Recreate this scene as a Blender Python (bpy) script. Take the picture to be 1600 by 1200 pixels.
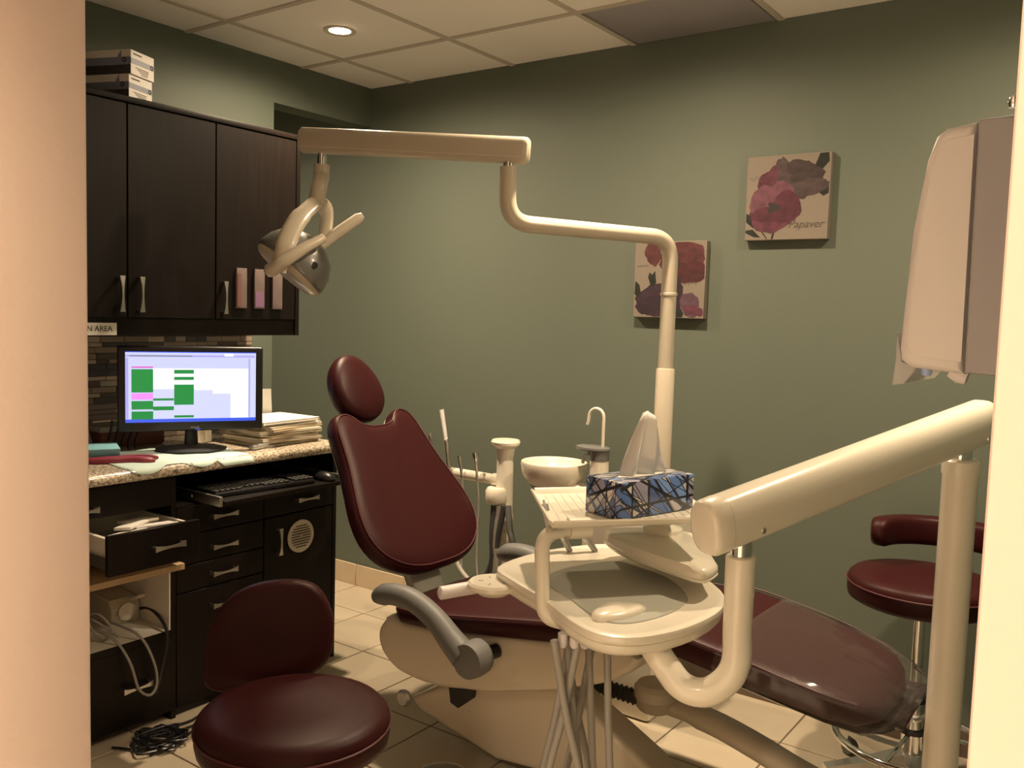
import bpy, bmesh, math, random
import numpy as np
from mathutils import Vector, Matrix
random.seed(7)
R_ = math.radians
for o in list(bpy.data.objects): bpy.data.objects.remove(o)
S = bpy.context.scene
COL = S.collection

# ------------------------------------------------------------------ camera
CAM = Vector((0, 0, 1.4585)); FPX = 1392.63
yaw, pitch, roll = .6239, -.0793, .0301
Fv = Vector((-math.sin(yaw)*math.cos(pitch), math.cos(yaw)*math.cos(pitch), math.sin(pitch)))
r0 = Vector((math.cos(yaw), math.sin(yaw), 0)); u0 = r0.cross(Fv)
Rv = r0*math.cos(roll)+u0*math.sin(roll); Uv = -r0*math.sin(roll)+u0*math.cos(roll)
cd = bpy.data.cameras.new('camera'); cam = bpy.data.objects.new('camera', cd); COL.objects.link(cam)
cd.sensor_width = 36; cd.lens = FPX/1600*36; cd.clip_start = .02
M = Matrix((Rv, Uv, -Fv)).transposed().to_4x4(); M.translation = CAM; cam.matrix_world = M
S.camera = cam
# ------------------------------------------------------------------ world, lamps, exposure
S.view_settings.view_transform = 'Standard'; S.view_settings.look = 'None'
S.view_settings.gamma = 1; S.view_settings.use_curve_mapping = False
S.view_settings.exposure = 0.56
W = bpy.data.worlds.new('world'); S.world = W; W.use_nodes = True
W.node_tree.nodes['Background'].inputs[0].default_value = (1, .80, .58, 1)
W.node_tree.nodes['Background'].inputs[1].default_value = .035
CEIL = 2.56
WARM = (1, .77, .515)
def spot(name, x, y, e, z=CEIL-.012, half=87):
    l = bpy.data.lights.new(name, 'SPOT'); l.energy = e; l.color = WARM; l.spot_size = R_(2*half); l.spot_blend = .30
    l.shadow_soft_size = .035
    # reflector lamp: strongest straight down, fading towards the cut-off
    l.use_nodes = True; nt = l.node_tree; em = nt.nodes['Emission']; tc = nt.nodes.new('ShaderNodeTexCoord'); sx = nt.nodes.new('ShaderNodeSeparateXYZ')
    ab = nt.nodes.new('ShaderNodeMath'); ab.operation = 'ABSOLUTE'; pw = nt.nodes.new('ShaderNodeMath'); pw.operation = 'POWER'; pw.inputs[1].default_value = 2.4
    ad_ = nt.nodes.new('ShaderNodeMath'); ad_.operation = 'MULTIPLY_ADD'; ad_.inputs[1].default_value = 1.35; ad_.inputs[2].default_value = .085
    nt.links.new(tc.outputs['Normal'], sx.inputs[0]); nt.links.new(sx.outputs[2], ab.inputs[0]); nt.links.new(ab.outputs[0], pw.inputs[0]); nt.links.new(pw.outputs[0], ad_.inputs[0]); nt.links.new(ad_.outputs[0], em.inputs['Strength'])
    o = bpy.data.objects.new(name, l); o.location = (x, y, z); COL.objects.link(o); return o
SPOTS = [(-2.724, 2.538, 108, 87), (-.284, 2.538, 92, 87), (-.45, -.55, 185, 56), (-1.5, -.55, 250, 56), (-4.1, 2.35, 80, 86), (-1.504, 2.538, 90, 87)]
for x, y, e, h in SPOTS: spot('downlight_lamp', x, y, e, half=h)

# pixel -> point helpers (a pixel gives a direction, the plane gives the distance)
def ray(x, y): return Fv+Rv*((x-800)/FPX)+Uv*((600-y)/FPX)
def PT(x, y, t): return CAM+ray(x, y)*t
def PA(x, y, ax, v):
    d = ray(x, y); return CAM+d*((v-CAM[ax])/d[ax])
def PX(x, y, v): return PA(x, y, 0, v)
def PY(x, y, v): return PA(x, y, 1, v)
def PZ(x, y, v): return PA(x, y, 2, v)

# ------------------------------------------------------------------ materials
def lin(c):
    if isinstance(c, str):
        c = [int(c[i:i+2], 16)/255 for i in (0, 2, 4)]
        return tuple(v/12.92 if v <= .04045 else ((v+.055)/1.055)**2.4 for v in c)+(1,)
    return tuple(c)+(1,)
MATS = {}
def mat(name, col, rough=.5, metal=0., coat=0., noise=None, bump=None, trans=0, alpha=1, emit=None, spec=.5):
    """noise=(scale, amount, colour2[, stretch]) mixes a second colour; bump=(scale, strength)"""
    m = bpy.data.materials.new(name); m.use_nodes = True; nt = m.node_tree; b = nt.nodes['Principled BSDF']
    b.inputs['Base Color'].default_value = lin(col); b.inputs['Roughness'].default_value = rough
    b.inputs['Metallic'].default_value = metal; b.inputs['Coat Weight'].default_value = coat
    b.inputs['Coat Roughness'].default_value = .08; b.inputs['Specular IOR Level'].default_value = spec
    if trans: b.inputs['Transmission Weight'].default_value = trans
    if alpha < 1: b.inputs['Alpha'].default_value = alpha
    if emit:
        b.inputs['Emission Color'].default_value = lin(emit[0]); b.inputs['Emission Strength'].default_value = emit[1]
    tc = nt.nodes.new('ShaderNodeTexCoord')
    if noise:
        mp = nt.nodes.new('ShaderNodeMapping'); mp.inputs['Scale'].default_value = noise[3] if len(noise) > 3 else (1, 1, 1)
        n = nt.nodes.new('ShaderNodeTexNoise'); n.inputs['Scale'].default_value = noise[0]; n.inputs['Detail'].default_value = 6
        rp = nt.nodes.new('ShaderNodeMapRange'); rp.inputs[1].default_value = .35; rp.inputs[2].default_value = .65
        rp.inputs[4].default_value = noise[1]
        mx = nt.nodes.new('ShaderNodeMix'); mx.data_type = 'RGBA'
        mx.inputs[6].default_value = lin(col); mx.inputs[7].default_value = lin(noise[2])
        nt.links.new(tc.outputs['Object'], mp.inputs[0]); nt.links.new(mp.outputs[0], n.inputs['Vector'])
        nt.links.new(n.outputs[0], rp.inputs[0]); nt.links.new(rp.outputs[0], mx.inputs[0]); nt.links.new(mx.outputs[2], b.inputs['Base Color'])
    if bump:
        n2 = nt.nodes.new('ShaderNodeTexNoise'); n2.inputs['Scale'].default_value = bump[0]; n2.inputs['Detail'].default_value = 4
        bp = nt.nodes.new('ShaderNodeBump'); bp.inputs['Strength'].default_value = bump[1]; bp.inputs['Distance'].default_value = .004
        nt.links.new(tc.outputs['Object'], n2.inputs['Vector']); nt.links.new(n2.outputs[0], bp.inputs['Height']); nt.links.new(bp.outputs[0], b.inputs['Normal'])
    MATS[name] = m; return m
mat('sage', (.123, .146, .115), .62, bump=(180, .08))
mat('jamb', (.56, .45, .40), .55, bump=(120, .06))
mat('hall_bounce', (.86, .81, .75), .7)  # finish of the unseen hall, set pale to bounce light into the room
mat('ceil', (.93, .90, .87), .9, noise=(260, .25, (.88, .85, .81)), bump=(300, .25))
mat('tbar', (.55, .50, .44), .6)
mat('lens', (.34, .32, .36), .4)
mat('tile', (.50, .43, .325), .35, noise=(5, .5, (.44, .365, .265)), bump=(40, .05))
mat('grout', (.14, .10, .07), .9)
mat('basetile', (.62, .50, .35), .4, noise=(8, .5, (.55, .42, .28)))
mat('wood', (.0058, .0036, .0028), .42, noise=(6, .7, (.0105, .0068, .0053), (14, 14, .7)), spec=.22)
mat('wood_in', (.010, .008, .007), .6)
mat('melamine', (.72, .69, .62), .45)
mat('birch', (.55, .40, .24), .5, noise=(9, .6, (.46, .31, .17), (1, 6, 6)))
mat('steel', (.62, .61, .58), .32, metal=1)
mat('chrome', (.80, .80, .80), .08, metal=1)
mat('vinyl', (.034, .0062, .0068), .42, bump=(220, .10), noise=(3, .35, (.028, .0052, .0057)), spec=.16)
mat('vinyl_seam', (.075, .013, .017), .5)
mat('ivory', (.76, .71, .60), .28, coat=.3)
mat('ivory_shaded', (.60, .53, .42), .35, coat=.1)  # same plastic as ivory, with the shade put into a darker colour
mat('mat_grey', (.36, .36, .31), .6)
mat('armgrey', (.13, .13, .125), .5)
mat('tube', (.30, .28, .25), .5)
mat('hose', (.055, .055, .055), .5)
mat('black', (.012, .012, .014), .35)
mat('black_m', (.02, .02, .02), .6)
mat('white', (.80, .79, .77), .5)
mat('paper', (.82, .80, .75), .7)
mat('paper2', (.70, .64, .52), .7)
mat('manila', (.62, .50, .33), .7)
mat('aqua', (.22, .50, .58), .7)
mat('mint', (.62, .78, .72), .75)
mat('red_rubber', (.26, .035, .06), .45)
mat('brownbox', (.16, .06, .045), .6)
mat('silver', (.50, .50, .49), .35, metal=.6)
mat('lampgrey', (.20, .20, .19), .28, metal=.35, coat=.3)
mat('beige_dev', (.62, .58, .48), .5)
mat('lilac', (.20, .11, .20), .5)
mat('pinkp', (.17, .075, .075), .5)
mat('bluelid', (.35, .45, .75), .3)
mat('unit_grey', (.29, .275, .295), .45)
mat('unit_white', (.64, .60, .60), .4)
mat('smoke', (.55, .53, .54), .2, alpha=.55)
mat('holder', (.15, .115, .107), .4)
mat('ivory_l', (.53, .47, .375), .28, coat=.3)
mat('canvas', (.21, .178, .145), .8, bump=(400, .1))
mat('glow', (1, .9, .7), .4, emit=((1, .82, .58), 30))
mat('boxwhite', (.70, .67, .62), .5); mat('boxblue', (.20, .22, .30), .5); mat('boxblack', (.03, .028, .035), .4, noise=(60, .5, (.09, .07, .07)))
mat('ink', (.02, .018, .02), .7); mat('inksoft', (.09, .075, .06), .8)
for n, c in dict(pet1=(.25, .07, .12), pet2=(.19, .045, .085), pet3=(.32, .12, .18), drk1=(.115, .075, .08), drk2=(.16, .11, .115), leaf=(.03, .035, .025), red1=(.20, .055, .065), red2=(.15, .035, .045), pur1=(.085, .04, .07), pur2=(.065, .03, .055), lil1=(.22, .11, .17)).items():
    mat(n, tuple(v*.5 for v in c), .8, noise=(28, .9, tuple(v*.27 for v in c)))
for n, c in dict(mos_a=(.33, .26, .21), mos_b=(.12, .095, .085), mos_c=(.55, .45, .37), mos_d=(.08, .078, .095), mos_e=(.42, .36, .31)).items(): mat(n, c, .3)
# emission colours of the screen
for n, c, e in (('scr_bg', (.66, .68, 1.0), .9), ('scr_white', (.92, .93, 1.0), 1.1), ('scr_lav', (.62, .64, .92), 1.0), ('scr_green', (.012, .25, .05), 1.0), ('scr_pink', (.85, .28, .85), 1.0), ('scr_mag', (.75, .07, .5), 1.0), ('scr_blue', (.05, .11, .75), 1.0), ('scr_bar', (.42, .40, .80), 1.0), ('scr_grey', (.25, .30, .30), .8)):
    mat(n, (0, 0, 0), .3, emit=(c, e*.78))
def nodes_of(name): m = MATS[name]; return m.node_tree, m.node_tree.nodes['Principled BSDF']
# granite: fine dark and cream flecks
m = mat('granite', (.5, .45, .36), .25, coat=.3); nt, b = nodes_of('granite')
tc = nt.nodes['Texture Coordinate']; n1 = nt.nodes.new('ShaderNodeTexNoise'); n1.inputs['Scale'].default_value = 95; n1.inputs['Detail'].default_value = 8; n1.inputs['Roughness'].default_value = .75
cr = nt.nodes.new('ShaderNodeValToRGB'); e = cr.color_ramp.elements
e[0].position = .36; e[0].color = (.05, .035, .025, 1); e[1].position = .62; e[1].color = (.78, .72, .60, 1)
k = cr.color_ramp.elements.new(.45); k.color = (.30, .22, .15, 1); k = cr.color_ramp.elements.new(.52); k.color = (.60, .53, .42, 1)
nt.links.new(tc.outputs['Object'], n1.inputs['Vector']); nt.links.new(n1.outputs[0], cr.inputs[0]); nt.links.new(cr.outputs[0], b.inputs['Base Color'])
# tissue carton: blue / grey / white shards between dark lines
m = mat('carton', (.2, .3, .6), .35, coat=.15); nt, b = nodes_of('carton'); tc = nt.nodes['Texture Coordinate']
def mth(op, a=None, b_=None, va=None, vb=None):
    n = nt.nodes.new('ShaderNodeMath'); n.operation = op
    for k, (l, v) in enumerate(((a, va), (b_, vb))):
        if l is not None: nt.links.new(l, n.inputs[k])
        elif v is not None: n.inputs[k].default_value = v
    return n.outputs[0]
rl = random.Random(12); line = None; cells = []
for k in range(8):
    d = Vector((rl.uniform(-1, 1), rl.uniform(-1, 1), rl.uniform(-1, 1))).normalized(); fr = rl.uniform(24, 44)
    vm = nt.nodes.new('ShaderNodeVectorMath'); vm.operation = 'DOT_PRODUCT'; nt.links.new(tc.outputs['Object'], vm.inputs[0]); vm.inputs[1].default_value = d*fr
    p = mth('ADD', vm.outputs['Value'], None, vb=rl.uniform(0, 5)); p = mth('ADD', p, mth('MULTIPLY', mth('SINE', mth('MULTIPLY', p, vb=2.3)), vb=.3))
    fq = mth('FRACT', p); w_ = rl.uniform(.03, .09)
    ln = mth('LESS_THAN', mth('ABSOLUTE', mth('SUBTRACT', fq, vb=.5)), vb=w_/2+.012)
    line = ln if line is None else mth('MAXIMUM', line, ln)
    cells.append(mth('FLOOR', mth('ADD', p, vb=.5)))
cx3 = nt.nodes.new('ShaderNodeCombineXYZ')
for k in range(3): nt.links.new(mth('ADD', cells[k], mth('MULTIPLY', cells[k+3], vb=7.3)), cx3.inputs[k])
wn = nt.nodes.new('ShaderNodeTexWhiteNoise'); nt.links.new(cx3.outputs[0], wn.inputs['Vector'])
cr = nt.nodes.new('ShaderNodeValToRGB'); cr.color_ramp.interpolation = 'CONSTANT'; el = cr.color_ramp.elements
el[0].position = 0; el[0].color = (.10, .19, .48, 1); el[1].position = .25; el[1].color = (.50, .50, .55, 1)
for p, c in ((.45, (.17, .30, .62, 1)), (.60, (.30, .30, .42, 1)), (.74, (.62, .60, .60, 1)), (.9, (.08, .12, .30, 1))): k = el.new(p); k.color = c
nt.links.new(wn.outputs['Value'], cr.inputs[0])
mx = nt.nodes.new('ShaderNodeMix'); mx.data_type = 'RGBA'; mx.inputs[7].default_value = (.012, .012, .02, 1)
nt.links.new(line, mx.inputs[0]); nt.links.new(cr.outputs[0], mx.inputs[6]); nt.links.new(mx.outputs[2], b.inputs['Base Color'])
# clear plastic sleeve
m = bpy.data.materials.new('film'); m.use_nodes = True; MATS['film'] = m; nt = m.node_tree
for n in list(nt.nodes): nt.nodes.remove(n)
out = nt.nodes.new('ShaderNodeOutputMaterial'); tr = nt.nodes.new('ShaderNodeBsdfTransparent'); gl = nt.nodes.new('ShaderNodeBsdfGlossy'); gl.inputs['Roughness'].default_value = .12
df = nt.nodes.new('ShaderNodeBsdfDiffuse'); df.inputs[0].default_value = (.6, .55, .5, 1)
lw = nt.nodes.new('ShaderNodeFresnel'); lw.inputs[0].default_value = 1.35
m1 = nt.nodes.new('ShaderNodeMixShader'); m2 = nt.nodes.new('ShaderNodeMixShader'); m2.inputs[0].default_value = .035
nt.links.new(lw.outputs[0], m1.inputs[0]); nt.links.new(tr.outputs[0], m1.inputs[1]); nt.links.new(gl.outputs[0], m1.inputs[2])
nt.links.new(m1.outputs[0], m2.inputs[1]); nt.links.new(df.outputs[0], m2.inputs[2]); nt.links.new(m2.outputs[0], out.inputs[0])
tcf = nt.nodes.new('ShaderNodeTexCoord'); nf = nt.nodes.new('ShaderNodeTexNoise'); nf.inputs['Scale'].default_value = 9; bf = nt.nodes.new('ShaderNodeBump'); bf.inputs['Strength'].default_value = .5; bf.inputs['Distance'].default_value = .02
nt.links.new(tcf.outputs['Object'], nf.inputs['Vector']); nt.links.new(nf.outputs[0], bf.inputs['Height']); nt.links.new(bf.outputs[0], gl.inputs['Normal'])

# ------------------------------------------------------------------ mesh builder
X_, Y_, Z_ = Vector((1, 0, 0)), Vector((0, 1, 0)), Vector((0, 0, 1))
def V(*a): return Vector(a)
class B:
    def __init__(s): s.v = []; s.f = []; s.mi = []; s.cur = 0
    def add(s, vs, fs):
        k = len(s.v); s.v += [Vector(p) for p in vs]; s.f += [[i+k for i in q] for q in fs]; s.mi += [s.cur]*len(fs); return s
    def box(s, c, d, u=X_, v=Y_, w=Z_, bev=0, seg=2):
        c = Vector(c); bm = bmesh.new(); bmesh.ops.create_cube(bm, size=1)
        for p in bm.verts: p.co = Vector((p.co.x*d[0], p.co.y*d[1], p.co.z*d[2]))
        if bev: bmesh.ops.bevel(bm, geom=bm.edges[:], offset=bev, segments=seg, affect='EDGES', profile=.5)
        bm.verts.index_update()
        s.add([c+u*p.co.x+v*p.co.y+w*p.co.z for p in bm.verts], [[q.index for q in f.verts] for f in bm.faces]); bm.free(); return s
    def span(s, a, b, bev=0, seg=2):
        a, b = Vector(a), Vector(b); return s.box((a+b)/2, [abs(q) for q in (b-a)], bev=bev, seg=seg)
    def tube(s, path, r, n=14, caps=True, flat=1.0, upv=None):
        path = [Vector(p) for p in path]; m_ = len(path); rs = r if isinstance(r, (list, tuple)) else [r]*m_
        t0 = (path[1]-path[0]).normalized(); a = upv or (Z_ if abs(t0.z) < .9 else X_); u = (a-t0*a.dot(t0)).normalized(); vs = []
        for i, p in enumerate(path):
            t = (path[min(i+1, m_-1)]-path[max(i-1, 0)]).normalized(); u = (u-t*u.dot(t)).normalized(); w = t.cross(u)
            vs += [p+(u*math.cos(q)*flat+w*math.sin(q))*rs[i] for q in [2*math.pi*j/n for j in range(n)]]
        fs = [[i*n+j, i*n+(j+1) % n, (i+1)*n+(j+1) % n, (i+1)*n+j] for i in range(m_-1) for j in range(n)]
        if caps: fs += [list(range(n))[::-1], [(m_-1)*n+j for j in range(n)]]
        return s.add(vs, fs)
    def lathe(s, prof, c, n=28, u=X_, v=Y_, w=Z_, sx=1, sy=1):
        c = Vector(c); vs = []; 
        for r, z in prof: vs += [c+u*(r*sx*math.cos(2*math.pi*j/n))+v*(r*sy*math.sin(2*math.pi*j/n))+w*z for j in range(n)]
        k = len(prof); fs = [[i*n+j, i*n+(j+1) % n, (i+1)*n+(j+1) % n, (i+1)*n+j] for i in range(k-1) for j in range(n)]
        if prof[0][0] < .0021: fs += [list(range(n))[::-1]]
        if prof[-1][0] < .0021: fs += [[(k-1)*n+j for j in range(n)]]
        return s.add(vs, fs)
    def loft(s, rings, caps=True):
        n = len(rings[0]); vs = [p for r in rings for p in r]
        fs = [[i*n+j, i*n+(j+1) % n, (i+1)*n+(j+1) % n, (i+1)*n+j] for i in range(len(rings)-1) for j in range(n)]
        if caps: fs += [list(range(n))[::-1], [(len(rings)-1)*n+j for j in range(n)]]
        return s.add(vs, fs)
    def prism(s, poly, o, u, v, w, depth, bev=0, seg=3):
        """poly in (u,v), extruded along w by depth"""
        o = Vector(o); bm = bmesh.new(); a = [bm.verts.new((p[0], p[1], 0)) for p in poly]; f = bm.faces.new(a)
        r = bmesh.ops.extrude_face_region(bm, geom=[f]); vs = [q for q in r['geom'] if isinstance(q, bmesh.types.BMVert)]
        for q in vs: q.co.z = depth
        if bev:
            ed = [e_ for e_ in bm.edges if abs(e_.verts[0].co.z-e_.verts[1].co.z) < 1e-7]
            bmesh.ops.bevel(bm, geom=ed, offset=bev, segments=seg, affect='EDGES', profile=.5)
        bmesh.ops.recalc_face_normals(bm, faces=bm.faces[:]); bm.verts.index_update()
        s.add([o+u*p.co.x+v*p.co.y+w*p.co.z for p in bm.verts], [[q.index for q in f.verts] for f in bm.faces]); bm.free(); return s
    def cushion(s, outline, o, u, v, w, prof):
        """outline [(a,b)] scaled about its centroid for each (scale, height) in prof"""
        o = Vector(o); cx = sum(p[0] for p in outline)/len(outline); cy = sum(p[1] for p in outline)/len(outline)
        return s.loft([[o+u*(cx+(a-cx)*k)+v*(cy+(b-cy)*k)+w*h for a, b in outline] for k, h in prof])
    def flat(s, poly, o, u, v):
        o = Vector(o); return s.add([o+u*a+v*b for a, b in poly], [list(range(len(poly)))])
def cat(pts, n=8, closed=False):
    """Catmull-Rom through the points"""
    P = [Vector(p) for p in pts]; out = []; m_ = len(P); rng = range(m_) if closed else range(m_-1)
    for i in rng:
        g = (lambda j: P[j % m_]) if closed else (lambda j: P[min(max(j, 0), m_-1)])
        a, b, c, d = g(i-1), g(i), g(i+1), g(i+2)
        for k in range(n):
            t = k/n; out.append(.5*((2*b)+(c-a)*t+(2*a-5*b+4*c-d)*t*t+(3*b-a-3*c+d)*t**3))
    if not closed: out.append(P[-1])
    return out
def cat2(pts, n=6): return [(p.x, p.y) for p in cat([(a, b, 0) for a, b in pts], n, True)]
def bend(pts, r, n=6):
    """polyline with rounded corners"""
    P = [Vector(p) for p in pts]; out = [P[0]]
    for i in range(1, len(P)-1):
        a, b, c = P[i-1], P[i], P[i+1]; d1 = (a-b).normalized(); d2 = (c-b).normalized(); q = min(r, (a-b).length*.49, (c-b).length*.49)
        p1, p2 = b+d1*q, b+d2*q
        out += [(p1*(1-t)**2+b*2*t*(1-t)+p2*t*t) for t in [k/n for k in range(n+1)]]
    return out+[P[-1]]
def obj(name, b, m, parent=None, sharp=38, bevel=None):
    me = bpy.data.meshes.new(name)
    lo = Vector([min(p[i] for p in b.v) for i in range(3)]); hi = Vector([max(p[i] for p in b.v) for i in range(3)]); c = (lo+hi)/2
    me.from_pydata([p-c for p in b.v], [], b.f)
    for mm in (m if isinstance(m, (list, tuple)) else [m]): me.materials.append(MATS[mm])
    if isinstance(m, (list, tuple)):
        for p, k in zip(me.polygons, b.mi): p.material_index = k
    bm = bmesh.new(); bm.from_mesh(me); bmesh.ops.recalc_face_normals(bm, faces=bm.faces[:]); bm.to_mesh(me); bm.free()
    for p in me.polygons: p.use_smooth = True
    me.set_sharp_from_angle(angle=R_(sharp))
    o = bpy.data.objects.new(name, me); COL.objects.link(o)
    if parent: o.parent = parent; o.location = c-worldloc(parent)
    else: o.location = c
    return o
def worldloc(o):
    l = o.location.copy()
    while o.parent: o = o.parent; l += o.location
    return l
def copy(o, delta, parent):
    c = o.copy(); COL.objects.link(c); c.parent = parent; c.location = Vector(delta); return c
def tag(o, label, cat_, group=None):
    o['label'] = label; o['category'] = cat_
    if group: o['group'] = group
    return o
def thing(name, label, cat_, loc, group=None):
    o = bpy.data.objects.new(name, None); o.empty_display_size = .05; o.location = loc; COL.objects.link(o); return tag(o, label, cat_, group)
def struct(o): o['kind'] = 'structure'; return o
def text(body, size, o, u, v, m, name, parent, ext=.0004, align='CENTER', shear=0, font_scale=1):
    cu = bpy.data.curves.new('t', 'FONT'); cu.body = body; cu.size = size; cu.extrude = ext; cu.align_x = align; cu.align_y = 'CENTER'; cu.shear = shear; cu.resolution_u = 3
    to = bpy.data.objects.new('t', cu); COL.objects.link(to); dg = bpy.context.evaluated_depsgraph_get(); me = bpy.data.meshes.new_from_object(to.evaluated_get(dg))
    b = B(); w = u.cross(v); b.add([Vector(o)+u*(p.co.x*font_scale)+v*p.co.y+w*(p.co.z+ext) for p in me.vertices], [list(f.vertices) for f in me.polygons])
    bpy.data.objects.remove(to); bpy.data.curves.remove(cu); bpy.data.meshes.remove(me)
    return obj(name, b, m, parent)

# ================================================================== the room
XA, YB = -3.298, 3.292
fl = struct(obj('floor', B().span((-5.2, -1.6, -.06), (1.6, 3.5, -.004)), 'grout'))
TS = .3385; tb = B().box((0, 0, -.005), (TS-.006, TS-.006, .01), bev=.0015, seg=1); t0 = None
for i in range(-12, 4):
    for j in range(-6, 2):
        x, y = -.962-.1693+TS*i, 2.995-.169+TS*j
        if x < XA-.1 and y < 2.5 or x < -4.9 or x > .1 or y < .6: continue
        y1 = min(y+TS/2, YB)
        if t0 is None: t0 = obj('floor_tile', tb, 'tile', fl); me_t = t0.data
        o = t0 if t0.get('used') is None else t0.copy()
        if o is not t0: COL.objects.link(o)
        t0['used'] = 1
        o.location = Vector((x, y, -.005))-fl.location
        if y+TS/2 > YB+.01:
            o.scale.y = max(.1, (YB-(y-TS/2))/TS); o.location.y = (YB+y-TS/2)/2-fl.location.y
for o in fl.children:
    if 'used' in o: del o['used']
# back wall (pictures) and baseboard tiles
struct(obj('floor_hall_bounce', B().span((-3.3, -1.5, -.004), (1.4, .6, .0)), 'hall_bounce'))  # unseen pale slab, added to bounce light up to the ceiling
wb = struct(obj('wall_back', B().span((-5.2, YB, 0), (.5, YB+.12, 2.7)), 'sage'))
bb = struct(obj('baseboard_back', B().span((-5.1, YB-.006, 0), (-.06, YB, .108)), 'grout'))
first = None
for i in range(-12, 3):
    x0 = -3.342+.3385*(i+0); 
    if x0 > -.4: continue
    b = B().span((x0+.002, YB-.013, .0), (x0+.3365, YB-.004, .112), bev=.002, seg=1)
    if first is None: first = obj('baseboard_tile', b, 'basetile', bb)
    else: copy(first, first.location+Vector((.3385*(i+12), 0, 0)), bb)
# left wall with header over the passage
wl = struct(obj('wall_left', B().span((XA-.12, .5, 0), (XA, 2.681, 2.7)).span((XA-.12, 2.681, 2.373), (XA, YB, 2.7)), 'sage'))
struct(obj('wall_passage', B().span((-5.2, 1.2, 0), (-5.1, YB, 2.7)), 'sage'))
struct(obj('wall_side_passage', B().span((-5.2, 1.1, 0), (XA-.12, 1.2, 2.7)), 'sage'))
struct(obj('wall_right', B().span((-.06, .50, 0), (.06, YB, 2.7)), 'sage'))
# doorway wall: its reveal frames the view
struct(obj('wall_front', B().span((XA-.12, .37, 0), (-.909, .5, 2.7), bev=.004).span((-.0515, .40, 0), (1.4, .50, 2.7), bev=.004), 'jamb'))
struct(obj('wall_hall', B().span((-3.4, -1.6, 0), (1.5, -1.5, 2.7)).span((1.4, -1.6, 0), (1.5, .4, 2.7)).span((-3.5, -1.6, 0), (-3.4, .4, 2.7)), 'hall_bounce'))
# ceiling: slab, tiles, tee bars
ce = struct(obj('ceiling', B().span((-5.2, -1.6, 2.60), (1.6, YB+.1, 2.70)), 'ceil'))
GX, GY, GS = -3.029, 2.843, .61
ct = None; xs = [XA]+[GX+GS*i for i in range(0, 5)]+[-.06]; ys = [GY-GS*4+.12]+[GY-GS*i for i in range(3, -1, -1)]+[YB]
for i in range(len(xs)-1):
    for j in range(len(ys)-1):
        x0, x1, y0, y1 = xs[i], xs[i+1], ys[j], ys[j+1]
        if i == 3 and j == len(ys)-2:
            pl = obj('light_panel', B().span((x0+.02, y0+.02, CEIL+.001), (x1-.02, y1-.004, CEIL+.012), bev=.003), 'lens', ce); continue
        w, d = x1-x0-.004, y1-y0-.004
        if abs(w-.606) < .01 and abs(d-.606) < .01:
            if ct is None: ct = obj('ceiling_tile', B().box(((x0+x1)/2, (y0+y1)/2, CEIL+.014), (.606, .606, .02)), 'ceil', ce)
            else: copy(ct, Vector(((x0+x1)/2, (y0+y1)/2, CEIL+.014))-ce.location, ce)
        else: obj('ceiling_tile', B().box(((x0+x1)/2, (y0+y1)/2, CEIL+.014), (w, d, .02)), 'ceil', ce)
for x in xs[1:-1]: obj('grid_bar', B().span((x-.012, ys[0], CEIL-.001), (x+.012, YB, CEIL+.006)), 'tbar', ce)
for y in ys[1:-1]: obj('grid_bar', B().span((XA, y-.012, CEIL-.0016), (-.06, y+.012, CEIL+.005)), 'tbar', ce)
obj('ceiling_tile', B().span((-5.1, 1.2, CEIL), (XA-.125, YB, CEIL+.02)), 'ceil', ce)
obj('ceiling_tile', B().span((-3.3, -1.5, CEIL), (1.4, .36, CEIL+.02)), 'ceil', ce)
# visible downlight and its unseen twins in the same rows
for i, (x, y, e, h) in enumerate(SPOTS):
    d = thing('downlight', 'small round recessed ceiling downlight switched on' + (' above the counter' if i == 0 else ' near the wall-mounted dispenser' if i == 1 else ' outside the doorway' if i == 2 else ' further along the hallway ceiling' if i == 3 else ' in the side passage' if i == 4 else ' above the dental chair'), 'ceiling light', (x, y, CEIL), 'recessed downlights')
    obj('trim_ring', B().lathe([(.045, -.001), (.062, -.003), (.066, 0), (.066, .004), (.045, .004)], (x, y, CEIL-.002)), 'tbar', d)
    obj('lens', B().lathe([(.001, -.0006), (.042, -.0006), (.044, .003), (.001, .003)], (x, y, CEIL-.001)), 'glow', d)
# mosaic strip backsplash on the left wall
unit = obj('mosaic_tile', B().box((0, 0, 0), (1, 1, 1)), 'mos_a', wl); pool = {'mos_a': unit.data}
for k in 'bcde': q = unit.data.copy(); q.materials[0] = MATS['mos_'+k]; pool['mos_'+k] = q
COL.objects.unlink(unit); bpy.data.objects.remove(unit)
obj('mosaic_backing', B().span((XA, 1.30, .905), (XA+.004, 2.565, 1.345)), 'mos_b', wl)
z = .908; row = 0
while z < 1.335:
    h = (.024, .024, .017)[row % 3]; y = 1.30+random.uniform(-.05, 0)
    while y < 2.56:
        L = random.choice((.05, .075, .10, .14, .16)); y1 = min(y+L, 2.562)
        if y1-y > .02 and y1 > 1.45:
            o = bpy.data.objects.new('mosaic_tile', pool[random.choice(('mos_a', 'mos_a', 'mos_b', 'mos_c', 'mos_d', 'mos_e'))]); COL.objects.link(o); o.parent = wl
            yy0 = max(y, 1.30); o.location = Vector((XA+.006, (yy0+y1)/2, z+h/2))-wl.location; o.scale = (.007, y1-yy0-.003, h-.003)
        y = y1
    z += h; row += 1

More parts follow.
